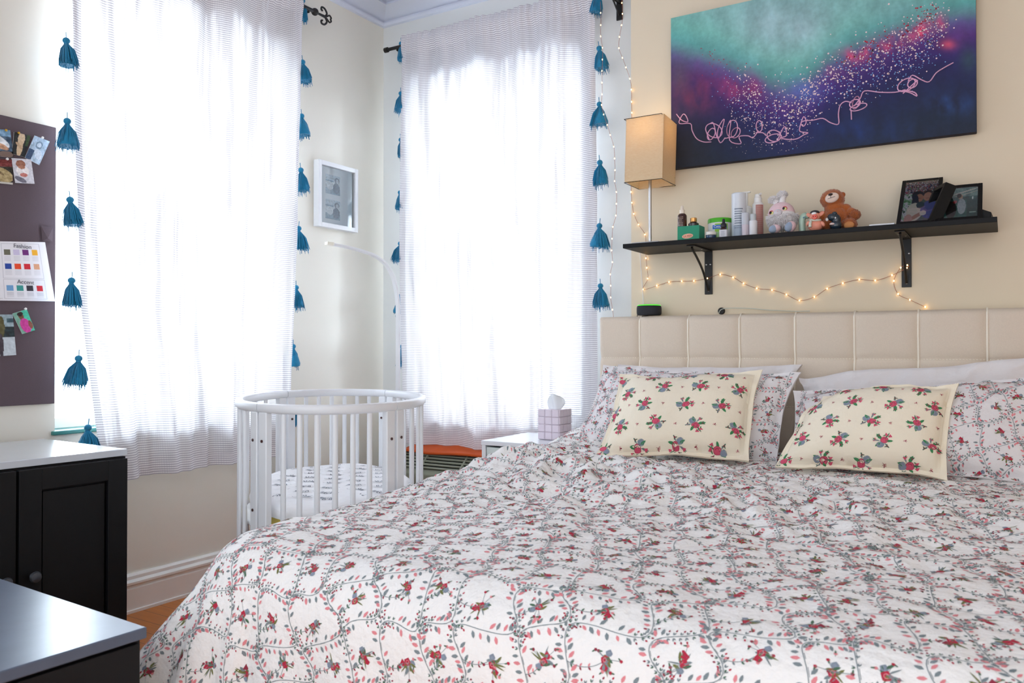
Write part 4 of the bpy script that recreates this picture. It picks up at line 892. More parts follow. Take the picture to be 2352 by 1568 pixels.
def dots(name, n, r0, r1, m, path, sp, seed, ulim=(1552, 2236)):
    rnd = random.Random(seed); b = MB()
    for _ in range(n):
        t = rnd.random() ** .9; k_ = t * (len(path) - 1); i = min(int(k_), len(path) - 2); f_ = k_ - i; u = path[i][0] * (1 - f_) + path[i + 1][0] * f_ + rnd.gauss(0, 14); v = path[i][1] * (1 - f_) + path[i + 1][1] * f_ + rnd.gauss(0, sp)
        if not (ulim[0] < u < ulim[1] and 2 < v < 372): continue
        p = toP(u, v); r = rnd.uniform(r0, r1) * rnd.uniform(.7, 1.2); k6 = 6
        b.add([(p.x + r * math.cos(2 * math.pi * j / k6) , p.y, p.z + r * math.sin(2 * math.pi * j / k6)) for j in range(k6)], [tuple(range(k6))])
    o = b.build(name, m, art, smooth=0); o['kind'] = 'stuff'
vee = [(1690, 200), (1720, 222), (1750, 250), (1800, 265), (1830, 240), (1860, 215), (1900, 185), (1950, 160), (2010, 135), (2070, 112), (2120, 80), (2170, 45)]
dots('white_paint_dots', 1000, .0010, .0034, M_dotw, vee, 34, 1); dots('blue_paint_dots', 620, .0010, .0022, M_dotb, [(1660, 215), (1740, 255), (1820, 262), (1900, 205), (1990, 165), (2090, 140), (2150, 90)], 30, 2)
dots('red_paint_dots', 130, .0012, .0032, M_dotr, [(1930, 150), (1990, 120), (2050, 88), (2110, 55), (2150, 20)], 14, 3); dots('red_paint_dots', 40, .001, .0022, M_dotr, [(1620, 120), (1660, 165), (1720, 190)], 20, 4)
dots('white_paint_dots', 70, .0007, .0014, M_dotw, [(1700, 340), (1770, 332), (1850, 318)], 8, 5); dots('white_paint_dots', 60, .0010, .0020, M_dotw, [(1690, 270), (1750, 290), (1830, 295)], 9, 6)
b = MB()
def loop(cx, cy, rx, ry, rot, turns=1.0, st_=0.0, n=18):
    return [(cx + rx * math.cos(st_ + 2 * math.pi * turns * i / n) * math.cos(rot) - ry * math.sin(st_ + 2 * math.pi * turns * i / n) * math.sin(rot), cy + rx * math.cos(st_ + 2 * math.pi * turns * i / n) * math.sin(rot) + ry * math.sin(st_ + 2 * math.pi * turns * i / n) * math.cos(rot)) for i in range(n + 1)]
scr = [[(1554, 262), (1566, 276), (1580, 280), (1577, 268), (1570, 262), (1562, 274), (1562, 284), (1586, 284), (1590, 300), (1600, 318), (1616, 326), (1634, 326)],
       [(1630, 322)] + loop(1640, 300, 20, 15, .5, 1.3, 2.4) + [(1650, 320), (1664, 274), (1652, 290), (1648, 310), (1655, 328), (1666, 316)], loop(1634, 308, 8, 14, .4, 1.6), [(1666, 318)] + loop(1682, 296, 12, 20, .2, 1.5, 1) + [(1676, 322), (1702, 330), (1698, 314), (1718, 312), (1730, 316), (1742, 300)],
       loop(1690, 305, 9, 13, .6, 1.8), loop(1744, 290, 7, 13, 0, 1.7) , [(1736, 305), (1752, 305), (1760, 312)], loop(1778, 312, 16, 13, .2, 2.2), loop(1776, 318, 19, 9, -.3, 1.2), [(1786, 322), (1798, 296), (1804, 292), (1806, 312), (1792, 316), (1808, 320), (1830, 319), (1846, 310), (1856, 305), (1838, 302), (1838, 290), (1846, 268), (1852, 280), (1846, 290), (1840, 284), (1846, 278), (1868, 276), (1890, 272), (1908, 282), (1926, 285), (1926, 262), (1930, 242), (1942, 233), (1956, 236)],
       loop(1964, 238, 13, 9, -.4, 2.3), loop(1972, 246, 20, 7, -.3, 1.2), loop(1966, 236, 7, 15, .3, 2), [(1955, 252), (1956, 275)], [(1962, 244), (1976, 226), (1986, 209), (2020, 212), (2056, 212), (2080, 206)], loop(2082, 195, 22, 13, -.5, 1.4, 2), loop(2096, 192, 12, 9, -.6, 1.7), [(2066, 208), (2090, 213), (2106, 221), (2100, 212), (2074, 207)], [(2074, 215), (2108, 184)], [(2086, 186), (2096, 173), (2116, 183), (2134, 188), (2150, 168), (2168, 156), (2190, 144)]]
for L_ in scr:
    P_ = bez([toP(u, v, .0016) for u, v in L_], 4); b.tube(P_, .0019, 4)
b.build('painted_line', M_line, art, smooth=60)

# pin board and what is pinned on it
XBd = XL + .012
bd = MB(); bd.bounds((XL + .001, .86, aX(125, 925, XBd).z - .002), (XBd, aX(128, 500, XBd).y, aX(125, 292, XBd).z)); M_board = mat('mauve_grey_felt', (92, 78, 84), .95, vary=.12, vscale=400, bump=(500, .4, .001))
board = bd.build('pin_board', M_board, smooth=0, bevel=.002); tag(board, 'dark mauve grey pin board on the left wall beside the window', 'pin board')
def card(pts, pic, label, pins, name='photo_card', cat='photo', group=None, off=.0035):
    Pq = [aX(u, v, XBd + off) for u, v in pts]; TL_, TR_, BR_, BL_ = Pq; c_ = sum(Pq, Vector()) / 4
    root = thing(name, label, cat, c_, group); e = Vector((.0012, 0, 0))
    pic.build('picture', TL_ + e, TR_ + e, BR_ + e, BL_ + e, root)
    MB().add([p - e * 0.5 for p in Pq] + [p + e * .8 for p in Pq], [(0, 1, 2, 3), (4, 7, 6, 5), (0, 4, 5, 1), (1, 5, 6, 2), (2, 6, 7, 3), (3, 7, 4, 0)]).build('paper', mat('photo_paper', (236, 236, 234), .6), root, smooth=0)
    for u, v, c in pins:
        p = aX(u, v, XBd + off + .006); MB().ell(p, .0042, n=10, m=8).tube([p, p - Vector((.009, 0, 0))], .0016, 6).build('push_pin', mat('gold_pin', (206, 160, 60), .3, metal=.7) if c else mat('white_pin', (240, 238, 234), .3), root)
    return root
p = Pic(40, 60, (70, 96, 120)); p.rect(0, 0, 1, .25, (120, 160, 190)); p.el(.45, .38, .5, .16, (220, 226, 230), .5); p.el(.55, .62, .3, .1, (196, 150, 120), .3); p.rect(0, .78, 1, 1, (24, 26, 34)); p.noise(5, 60, 2); p.el(.7, .9, .3, .12, (120, 100, 90))
card([(-32, 294), (23, 299), (31, 362), (-26, 357)], p, 'small blue photo cut by the left edge, pinned at the top of the board', [(14, 299, 1)])
p = Pic(40, 52, (30, 34, 36)); p.el(.5, .25, .22, .3, (214, 190, 158)); p.el(.5, .68, .20, .38, (206, 180, 146)); p.el(.44, .55, .3, .07, (190, 160, 128), .4); p.rect(.8, .0, 1, .5, (60, 80, 50)); p.noise(7, 26, 3)
card([(32, 303), (70, 312), (56, 361), (27, 353)], p, 'photo of a pale figure on black, second in the top row of the board', [(43, 305, 1)])
p = Pic(44, 52, (176, 196, 214)); p.noise(4, 40, 5); p.el(.5, .3, .22, .16, (120, 140, 160)); p.el(.5, .3, .14, .09, (200, 212, 224)); p.rect(0, .55, .35, 1, (60, 80, 110)); p.el(.65, .65, .3, .16, (206, 216, 228), .4); p.noise(12, 30, 6)
card([(79, 311), (114, 325), (90, 379), (57, 362)], p, 'tilted pale blue photo at the right end of the top row', [(98, 316, 0)])
p = Pic(40, 60, (40, 40, 34)); p.rect(0, 0, 1, .3, (110, 36, 36)); p.el(.5, .62, .55, .28, (176, 156, 112), .3); p.el(.4, .5, .3, .06, (120, 100, 66), .5); p.noise(6, 50, 8); p.rect(0, .93, 1, 1, (200, 196, 186))
card([(-30, 366), (27, 366), (29, 424), (-28, 418)], p, 'photo of khaki clothing cut by the left edge below the blue one', [(17, 365, 0)])
p = Pic(44, 56, (206, 204, 210)); p.el(.42, .22, .24, .16, (150, 96, 74)); p.el(.48, .5, .32, .22, (236, 230, 228)); p.el(.5, .66, .2, .08, (196, 120, 110)); p.el(.3, .85, .3, .1, (110, 108, 120), .3); p.el(.45, .34, .18, .08, (176, 120, 96)); p.noise(8, 30, 9)
card([(26, 363), (71, 366), (79, 422), (35, 420)], p, 'photo of a figure in white ending the second row of the board', [])
# colour chart
p = Pic(150, 140, (236, 234, 238)); sx0, sx1 = -60, 126
def cx_(u): return (u - sx0) / (sx1 - sx0)
def fr(x0, y0, x1, y1, c=(196, 194, 200), t=.006):
    p.rect(x0, y0, x1, y0 + t, c); p.rect(x0, y1 - t, x1, y1, c); p.rect(x0, y0, x0 + t * .7, y1, c); p.rect(x1 - t * .7, y0, x1, y1, c)
fr(.36, .03, .90, .62); fr(.36, .64, .90, .97); fr(.0, .03, .34, .97)
sw = [[(104, 102, 84), (206, 196, 222), (110, 36, 120), (240, 176, 40)], [(30, 70, 160), (236, 70, 30), (212, 30, 50), (218, 160, 124)]]
for r in range(2):
    for i in range(4): x_ = .395 + i * .128; y_ = .13 + r * .24; p.rect(x_, y_, x_ + .082, y_ + .095, sw[r][i]); [p.rect(x_ - .005, y_ + .115 + k * .022, x_ + .085, y_ + .124 + k * .022, (204, 202, 208)) for k in range(4)]
for i, c in enumerate([(110, 160, 206), (44, 146, 140), (50, 46, 58), (206, 30, 44)]): x_ = .395 + i * .128; p.rect(x_, .735, x_ + .082, .83, c); [p.rect(x_ - .005, .855 + k * .022, x_ + .085, .864 + k * .022, (204, 202, 208)) for k in range(4)]
for r, c in enumerate([(196, 60, 80), (150, 90, 130), (110, 160, 140)]): p.rect(.24, .13 + r * .24, .31, .225 + r * .24, c)
chart = card([(-60, 553), (103, 556), (126, 692), (-60, 689)], p, 'white colour swatch sheet headed Fashion and Accent, taped on the pin board', [], 'colour_chart', 'chart', off=.003)
M_ink = mat('grey_ink', (90, 88, 96), .8)
for s_, u, v, sz in (('Fashion', 52, 566, .019), ('Accent', 59, 648, .019)):
    text('heading_text', s_, sz, M_ink, aX(u, v, XBd + .006), (0, 1, .0), (0, 0, 1), chart)
p = Pic(40, 60, (150, 170, 178)); p.rect(0, .3, 1, .55, (24, 44, 50)); p.rect(0, .55, 1, 1, (196, 204, 210)); p.el(.55, .3, .12, .26, (90, 84, 50)); p.el(.52, .75, .08, .3, (60, 50, 60)); p.rect(.75, .1, 1, .2, (60, 90, 100)); p.noise(7, 30, 12)
card([(-34, 722), (29, 722), (37, 815), (-34, 820)], p, 'street photo cut by the left edge below the colour chart', [])
p = Pic(40, 52, (120, 170, 150)); p.rect(.6, 0, 1, 1, (70, 190, 160)); p.el(.45, .22, .17, .17, (120, 76, 60)); p.el(.45, .12, .2, .1, (40, 26, 28)); p.el(.5, .68, .36, .34, (204, 60, 150)); p.el(.85, .7, .14, .2, (140, 84, 66)); p.noise(6, 24, 13)
card([(28, 720), (61, 710), (80, 758), (51, 767)], p, 'small tilted photo of a person in a magenta top under the colour chart', [(59, 709, 0)])
q1, q2, q3, q4 = [aX(u, v, XBd + .004) for u, v in ((94, 518), (122, 522), (121, 555), (97, 553))]
fp = MB().add([q1, q2, q3, q4, q1 + Vector((.006, .02, -.04))], [(0, 4, 3), (0, 1, 4), (1, 2, 4), (3, 4, 2)]).build('torn_felt_flap', M_board, board, smooth=0)

# ================================================================== SHELF AND WHAT STANDS ON IT
SZ = 1.370
sh = thing('wall_shelf', 'long black wall shelf on two black brackets above the headboard', 'shelf', (-.635, YB, 1.35))
MB().bounds((-1.245, 2.850, SZ - .0165), (-.020, YB - .001, SZ)).build('board', M_black, sh, smooth=0, bevel=.0012)
for X_, twist in ((-.990, .0), (-.2915, .0)):
    br = thing('bracket', '', '', (X_, YB, 1.18)); del br['label']; del br['category']; par(br, sh)
    b = MB(); b.bounds((X_ - .0155, YB - .005, 1.183), (X_ + .0155, YB - .001, SZ - .017)); b.bounds((X_ - .0155, 2.885, SZ - .0215), (X_ + .0155, YB - .001, SZ - .0175)); b.build('plate', M_iron, br, smooth=0, bevel=.001)
    b = MB(); rr_ = [(X_, 2.90, SZ - .024), (X_, 2.915, SZ - .035), (X_, 2.955, SZ - .055), (X_, 3.02, SZ - .095), (X_, 3.065, SZ - .140), (X_, YB - .008, SZ - .172)]
    b.tube(bez(rr_, 5), .0045, 8); b.build('brace', M_iron, br)
    for dx_, dz_ in ((-.008, 1.300), (.008, 1.300), (0, 1.197)): MB().ell((X_ + dx_, YB - .006, dz_), (.0036, .0016, .0036), n=10, m=6).build('screw', M_steel, br)
    for dx_, dy_ in ((-.008, 2.93), (.008, 2.99)): MB().ell((X_ + dx_, dy_, SZ - .0225), (.0032, .0032, .0012), n=10, m=6).build('screw', M_steel, br)

# lamp on the shelf
LC = Vector((-1.180, 2.966, SZ)); hl = .076; z0, z1 = 1.612, 1.858
tl_ = thing('table_lamp', 'shelf lamp with tall square cream shade beside the painting', 'lamp', LC)
MB().bounds((LC.x - .055, LC.y - .055, SZ), (LC.x + .055, LC.y + .055, SZ + .012)).build('base', M_steel, tl_, smooth=0, bevel=.003)
MB().tube([LC + Vector((0, 0, .012)), LC + Vector((0, 0, .40))], .0062, 14).build('pole', M_steel, tl_)
def shade_mat():
    m = bpy.data.materials.new('linen_shade'); m.use_nodes = True; t = m.node_tree; t.nodes.clear(); N = t.nodes.new
    tx = N('ShaderNodeTexCoord'); mp = N('ShaderNodeMapping'); mp.inputs['Scale'].default_value = (40, 40, 240); nz = N('ShaderNodeTexNoise'); nz.inputs['Scale'].default_value = 2.2; nz.inputs['Detail'].default_value = 6
    t.links.new(tx.outputs['Object'], mp.inputs[0]); t.links.new(mp.outputs[0], nz.inputs['Vector'])
    c = N('ShaderNodeMix'); c.data_type = 'RGBA'; c.inputs[6].default_value = lin((232, 208, 166)); c.inputs[7].default_value = lin((252, 240, 214)); t.links.new(nz.outputs[0], c.inputs[0])
    d = N('ShaderNodeBsdfDiffuse'); r = N('ShaderNodeBsdfTranslucent'); t.links.new(c.outputs[2], d.inputs[0]); t.links.new(c.outputs[2], r.inputs[0])
    bp = N('ShaderNodeBump'); bp.inputs['Strength'].default_value = .4; bp.inputs['Distance'].default_value = .001; t.links.new(nz.outputs[0], bp.inputs['Height']); t.links.new(bp.outputs[0], d.inputs['Normal'])
    ms = N('ShaderNodeMixShader'); ms.inputs[0].default_value = .42; t.links.new(d.outputs[0], ms.inputs[1]); t.links.new(r.outputs[0], ms.inputs[2]); o = N('ShaderNodeOutputMaterial'); t.links.new(ms.outputs[0], o.inputs[0]); return m
b = MB(); cs = [(-hl, -hl), (hl, -hl), (hl, hl), (-hl, hl)]
for i in range(4):
    a0, a1 = cs[i], cs[(i + 1) % 4]; b.add([(LC.x + a0[0], LC.y + a0[1], z0), (LC.x + a1[0], LC.y + a1[1], z0), (LC.x + a1[0], LC.y + a1[1], z1), (LC.x + a0[0], LC.y + a0[1], z1)], [(0, 1, 2, 3)])
shd = b.build('shade', shade_mat(), tl_, smooth=0); so = shd.modifiers.new('thick', 'SOLIDIFY'); so.thickness = .0015; shd.rotation_euler = (R_(-1.5), R_(1.2), R_(2))
b = MB()
for zz in (z0, z1):
    for i in range(4): b.tube([(LC.x + cs[i][0], LC.y + cs[i][1], zz), (LC.x + cs[(i + 1) % 4][0], LC.y + cs[(i + 1) % 4][1], zz)], .0012, 6)
for i in (0, 2): b.tube([(LC.x + cs[i][0] * .98, LC.y + cs[i][1] * .98, z0 + .03), (LC.x, LC.y, z0 + .05)], .001, 6)
w_ = b.build('shade_wire', M_iron, shd); 
MB().lathe([(.014, 0), (.014, .035), (.022, .06), (.030, .085), (.022, .112), (.004, .122)], LC + Vector((0, 0, .30)), 18).build('bulb', M_white2, tl_)
MB().tube(bez([aY(1470, 578, YB - .01), aY(1472, 610, YB - .006), aY(1475, 650, YB - .008), aY(1478, 700, YB - .012)], 6), .0018, 6).build('cord', M_white2, tl_)

def sp(u, v, Y): return aY(u, v, Y)
def xat(u, Y): return aY(u, 500, Y).x
M_gl_am = mat('amber_bottle_glass', (58, 22, 14), .12, vary=.1, coat=.6); M_gold = mat('copper_gold_cap', (214, 160, 96), .25, metal=.8); M_txt = mat('pale_label_lines', (196, 176, 160), .6)
M_cream = mat('cream_cap', (236, 224, 208), .4); M_greenb = mat('green_carton', (8, 140, 104), .5); M_peach = mat('peach_label', (236, 178, 152), .6)
def lines(b, xc, y, z0, z1, w_, n, seed=1, h=.0012):
    rnd = random.Random(seed)
    for i in range(n):
        z = z1 - (z1 - z0) * (i + .5) / n; ww = w_ * rnd.uniform(.6, 1); b.bounds((xc - ww / 2, y - .0004, z - h / 2), (xc + ww / 2, y, z + h / 2))
# green box with two bottles in it
gx0, gx1, gy0 = xat(1556, 2.875), xat(1606, 2.875), 2.875; gz = aY(1580, 518.5, gy0).z
gb = thing('carton', 'green open carton with peach label holding two amber bottles', 'box', ((gx0 + gx1) / 2, gy0 + .035, SZ))
b = MB(); t_ = .0015; gd = .062
b.bounds((gx0, gy0, SZ + .001), (gx1, gy0 + t_, gz)); b.bounds((gx0, gy0 + gd - t_, SZ + .001), (gx1, gy0 + gd, gz)); b.bounds((gx0, gy0 + t_, SZ + .001), (gx0 + t_, gy0 + gd - t_, gz)); b.bounds((gx1 - t_, gy0 + t_, SZ + .001), (gx1, gy0 + gd - t_, gz)); b.bounds((gx0 + t_, gy0 + t_, SZ + .001), (gx1 - t_, gy0 + gd - t_, SZ + .003))
b.build('box_body', M_greenb, gb, smooth=0)
lc = aY(1580, 542, gy0); MB().lathe([(.021, 0), (.021, .0008)], (lc.x - .001, gy0 - .0004, lc.z), 28, rot=(R_(90), R_(-4), 0), sq=(1, .42)).build('label', M_peach, gb)
text('label_text', 'LA MER', .0098, mat('terracotta_ink', (176, 84, 62), .7), (lc.x - .001, gy0 - .0016, lc.z - .0004), (1, 0, .06), (-.06, 0, 1), gb)
x_ = xat(1567, 2.90); zt = aY(1567, 491, 2.90).z
bt = thing('serum_bottle', 'tall amber dropper bottle with cream top in the green carton', 'bottle', (x_, 2.90, SZ + .004))
MB().lathe([(.0165, 0), (.0175, .002), (.0175, zt - SZ - .012), (.014, zt - SZ - .006), (.008, zt - SZ - .002)], (x_, 2.90, SZ + .004), 20, sq=(1, .95)).build('bottle_body', M_gl_am, bt)
MB().lathe([(.0095, 0), (.0095, .014), (.006, .016), (.0052, .027), (.003, .030)], (x_ , 2.90, zt), 16).build('dropper', M_cream, bt)
b = MB(); lines(b, x_, 2.8815, zt - .048, zt - .012, .020, 7, 2); b.build('label_lines', M_txt, bt, smooth=0)
x_ = xat(1593, 2.905); zt = aY(1593, 509, 2.905).z
bt = thing('serum_bottle', 'short dark bottle with copper cap in the green carton', 'bottle', (x_, 2.905, SZ + .004))
MB().lathe([(.0185, 0), (.0195, .002), (.0195, zt - SZ - .012), (.013, zt - SZ - .006)], (x_, 2.905, SZ + .004), 20).build('bottle_body', mat('black_bottle_glass', (20, 14, 18), .12, coat=.6), bt)
MB().lathe([(.0118, 0), (.0122, .001), (.0122, .0135), (.011, .0148)], (x_, 2.905, zt - .001), 24).build('cap', M_gold, bt)
# tub, small jars
x_ = xat(1654, 2.965); zt = aY(1654, 503, 2.965).z; rt = (xat(1682, 2.965) - xat(1627, 2.965)) / 2
tb_ = thing('cream_tub', 'white cream tub with bright green lid and blue label', 'jar', (x_, 2.965, SZ))
MB().lathe([(rt * .94, 0), (rt * .97, .003), (rt * .97, zt - SZ - .017)], (x_, 2.965, SZ + .001), 40).build('tub_body', M_white2, tb_)
MB().lathe([(rt, 0), (rt, .013), (rt * .97, .0165), (rt * .9, .0172)], (x_, 2.965, zt - .0172), 40).build('lid', mat('lime_green_lid', (72, 178, 20), .35), tb_)
def wrap(name, m, r, xc, yc, z0, z1, a0, a1, parent, n=14):
    V = [(xc + r * math.sin(a0 + (a1 - a0) * i / n), yc - r * math.cos(a0 + (a1 - a0) * i / n), z) for z in (z0, z1) for i in range(n + 1)]
    return MB().add(V, [(i, i + 1, n + 2 + i, n + 1 + i) for i in range(n)]).build(name, m, parent, smooth=60)
wrap('green_label', mat('green_label_band', (150, 200, 60), .5), rt * .975, x_, 2.965, SZ + .006, zt - .022, -.15, .95, tb_); wrap('blue_label', mat('blue_label', (20, 110, 200), .4), rt * .985, x_, 2.965, zt - .042, zt - .027, -.35, .85, tb_)
text('label_text', 'Cetaphil', .0125, M_white2, (x_ + .012, 2.965 - rt - .0012, zt - .0345), (1, .25, 0), (0, 0, 1), tb_)
x_ = xat(1633, 2.885); jar = thing('cream_jar', 'tiny jar with white lid and blue base on the shelf edge', 'jar', (x_, 2.885, SZ))
MB().lathe([(.0175, 0), (.0185, .002), (.0185, .011), (.017, .012)], (x_, 2.885, SZ + .001), 28).build('jar_base', mat('navy_jar', (30, 60, 96), .2, coat=.5), jar); MB().lathe([(.0195, 0), (.0195, .010), (.0185, .0115)], (x_, 2.885, SZ + .0135), 28).build('lid', mat('pearl_lid', (224, 222, 214), .25), jar)
x_ = xat(1649.5, 2.90); sj = MB().box((x_, 2.90, SZ + .0135), (.009, .012, .025)).build('mini_carton', mat('pale_green_carton', (158, 196, 140), .6), smooth=0, bevel=.0005); tag(sj, 'tiny pale green carton between the jar and the small dropper bottle', 'box')
x_ = xat(1662, 2.885); zt = aY(1662, 527, 2.885).z; bt = thing('dropper_bottle', 'small bottle with black rubber dropper and white label', 'bottle', (x_, 2.885, SZ))
MB().box((x_, 2.885, (SZ + zt) / 2), (.0285, .020, zt - SZ - .001)).build('bottle_body', mat('white_paper_label', (214, 214, 220), .6), bt, smooth=0, bevel=.003)
MB().lathe([(.0125, 0), (.0115, .004), (.007, .008)], (x_, 2.885, zt), 16).build('bottle_shoulder', M_gl_am, bt)
MB().lathe([(.0095, 0), (.0105, .004), (.0105, .009), (.009, .013), (.0055, .016), (.0050, .022), (.0052, .027), (.0035, .0305)], (x_, 2.885, zt + .008), 18).build('dropper', mat('black_rubber', (24, 22, 34), .5), bt)
b = MB(); lines(b, x_, 2.8745, zt - .024, zt - .006, .019, 4, 4); b.build('label_lines', mat('grey_label_lines', (130, 134, 150), .6), bt, smooth=0)
# tall bottles
M_ltub = mat('milky_tube', (214, 220, 228), .3, coat=.3); M_gline = mat('grey_print_lines', (128, 138, 152), .6)
x_ = xat(1697, 2.925); zt = aY(1697, 444, 2.925).z; r_ = (xat(1713, 2.925) - xat(1680.5, 2.925)) / 2
bt = thing('lotion_bottle', 'tall milky grey lotion tube, tallest item on the shelf left half', 'bottle', (x_, 2.925, SZ))
MB().lathe([(r_ * .98, 0), (r_, .003), (r_, zt - SZ - .004), (r_ * .9, zt - SZ - .001)], (x_, 2.925, SZ + .001), 32).build('tube_body', M_ltub, bt)
for i in range(9): wrap('label_line', M_gline, r_ + .0004, x_, 2.925, zt - .062 - i * .0085, zt - .0575 - i * .0085 - (.001 if i % 2 else 0), -.35, .85 - (i % 3) * .1, bt, 8)
wrap('label_block', mat('pale_slate_block', (168, 182, 196), .5), r_ + .0004, x_, 2.925, SZ + .006, SZ + .045, -.5, .9, bt, 10)
x_ = xat(1716, 2.985); zt = aY(1716, 474, 2.985).z; bt = thing('pump_bottle', 'white pump bottle behind the milky tube with thin spout on top', 'bottle', (x_, 2.985, SZ))
MB().lathe([(.020, 0), (.0205, .003), (.0205, zt - SZ - .010), (.012, zt - SZ - .001)], (x_, 2.985, SZ + .001), 28).build('bottle_body', M_white2, bt)
ztop = aY(1710, 442.5, 2.985).z; MB().tube([(x_, 2.985, zt), (x_, 2.985, ztop)], .0035, 10).build('pump_stem', M_white2, bt); MB().bounds((xat(1697, 2.985), 2.980, ztop - .002), (xat(1724, 2.985), 2.990, ztop + .0025)).build('spout', M_white2, bt, smooth=0, bevel=.001)
x_ = xat(1741, 2.955); zt = aY(1741, 466, 2.955).z; r_ = .0195; bt = thing('pump_bottle', 'tall pump bottle with dusty pink label beside the toy bunny', 'bottle', (x_, 2.955, SZ))
MB().lathe([(r_, 0), (r_, zt - SZ - .006), (r_ * .78, zt - SZ)], (x_, 2.955, SZ + .001), 30).build('bottle_body', M_white2, bt)
wrap('pink_label', mat('dusty_pink_label', (182, 124, 118), .5), r_ + .0005, x_, 2.955, SZ + .003, zt - .009, -.15, 1.35, bt)
for i in range(14): wrap('label_line', M_txt, r_ + .0009, x_, 2.955, zt - .016 - i * .0068, zt - .015 - i * .0068, 0, 1.1, bt, 6)
MB().lathe([(.0135, 0), (.0135, .018), (.0115, .020), (.0115, .026), (.0105, .031), (.004, .033)], (x_, 2.955, zt), 24).build('pump_head', M_white2, bt); MB().tube([(x_, 2.955, zt + .028), (x_ + .015, 2.94, zt + .030)], .004, 8).build('spout', M_white2, bt)
M_clear = mat('clear_plastic', (206, 210, 220), .12, alpha=.75, coat=.4)
x_ = xat(1712, 2.885); zt = aY(1712, 489, 2.885).z; bt = thing('pump_bottle', 'small clear capped pump bottle in front of the milky tube', 'bottle', (x_, 2.885, SZ))
MB().lathe([(.0125, 0), (.013, .002), (.013, .040)], (x_, 2.885, SZ + .001), 20).build('bottle_body', mat('rose_serum', (196, 186, 196), .2, coat=.4), bt); MB().lathe([(.0055, 0), (.0055, .014), (.008, .015), (.008, .025)], (x_, 2.885, SZ + .041), 14).build('pump_head', M_white2, bt); MB().lathe([(.0135, 0), (.0135, zt - SZ - .042), (.012, zt - SZ - .0405)], (x_, 2.885, SZ + .041), 20).build('clear_cap', M_clear, bt)
x_ = xat(1730, 2.885); zt = aY(1730, 506, 2.885).z; bt = thing('spray_bottle', 'small frosted spray bottle left of the pink labelled pump', 'bottle', (x_, 2.885, SZ))
MB().lathe([(.0135, 0), (.0142, .002), (.0142, zt - SZ - .004), (.010, zt - SZ)], (x_, 2.885, SZ + .001), 20).build('bottle_body', mat('frosted_white', (222, 222, 226), .4), bt); MB().lathe([(.0105, 0), (.0105, .021), (.009, .022)], (x_, 2.885, zt + .001), 18).build('cap', mat('silver_grey_cap', (190, 196, 200), .3), bt)

pl = bpy.data.lights.new('shade_fill_light', 'POINT'); pl.energy = .3; pl.color = (1, .72, .42); pl.shadow_soft_size = .03; plo = bpy.data.objects.new('shade_fill_light', pl); COL.objects.link(plo); plo.location = LC + Vector((0, 0, .455)); par(plo, tl_)  # added warm fill inside the shade; the lamp itself is taken as unlit
# soft toys
def fur(b, c, r, n, L, seed, lo=-1.0, hi=1.0, wd=.0009, droop=.3, front=False, mi=0):
    rnd = random.Random(seed); c = Vector(c)
    for _ in range(n):
        v = Vector((rnd.gauss(0, 1), rnd.gauss(0, 1), rnd.gauss(0, 1))).normalized()
        if not lo <= v.z <= hi: continue
        if front and v.y > .4: continue
        p = c + Vector((v.x * r[0], v.y * r[1], v.z * r[2])); d_ = (v + Vector((rnd.uniform(-.5, .5), rnd.uniform(-.5, .5), rnd.uniform(-.5, .5) - droop))).normalized(); l = L * rnd.uniform(.6, 1.3)
        b.tube([p, p + d_ * l * .5, p + d_ * l + Vector((0, 0, -l * droop * .5))], [wd, wd, wd * .4], 3, caps=False, mi=mi)
S1 = 1.49e-3
YBn = 2.93; M_bpink = mat('pink_plush', (232, 200, 206), .95, bump=(300, .5, .003), sheen=.3); M_bgrey = mat('silver_fur', (232, 226, 226), .95, vary=.3, vscale=300, sheen=.3); M_bblue = mat('grey_blue_plush', (150, 166, 188), .95, bump=(300, .4, .002))
bc = sp(1795, 492, YBn); bc.z = max(bc.z, SZ + .05)
bn = thing('plush_bunny', 'fluffy pink and grey plush bunny with blue soled feet', 'soft toy', (bc.x, YBn, SZ))
rb = (31 * S1, .040, 29 * S1); MB().ell(bc, rb, n=28, m=18).build('body', M_bpink, bn, smooth=90)
b = MB(); b.ell(bc + Vector((.003, -.003, -.012)), (rb[0] * 1.02, rb[1] * 1.04, rb[2] * .80), n=24, m=14); fur(b, bc + Vector((.004, -.004, -.010)), (rb[0] * 1.0, rb[1] * 1.0, rb[2] * .92), 2600, .012, 3, -1, .15, .0010, .3, True); b.build('beard_fur', M_bgrey, bn, smooth=0)
for u, v, rr_, rt_ in ((1777, 459, (.016, .009, .010), -.5), (1797, 447, (.015, .009, .011), -.2)):
    e = sp(u, v, YBn); b = MB(); b.ell(e, rr_, rot=(0, rt_, 0)); b.tube([e + Vector((.004, 0, -.004)), bc + Vector((e.x - bc.x, 0, rb[2] * .8)) * 1.0 if False else Vector((bc.x + (e.x - bc.x) * .55, YBn, bc.z + rb[2] * .9))], [.010, .012], 10); fur(b, e, (rr_[0] * .9, rr_[1] * .9, rr_[2] * .9), 420, .007, int(u), -1, 1, .0010, .1); b.build('ear', M_bgrey, bn, smooth=60)
for u, v in ((1772, 489), (1802, 479)):
    e = sp(u, v, YBn - .034); MB().ell(e + Vector((0, .002, .001)), (.0088, .005, .0078), n=14, m=8).build('eye_rim', mat('coral_felt', (206, 60, 80), .8), bn); MB().ell(e + Vector((.001, -.002, -.0005)), (.0066, .004, .0058), n=14, m=8).build('eye', mat('pale_yellow_eye', (226, 226, 150), .3), bn); MB().ell(e + Vector((-.002, -.0045, .0005)), (.0046, .0028, .0048), n=12, m=8).build('pupil', mat('black_pupil', (12, 12, 14), .2), bn)
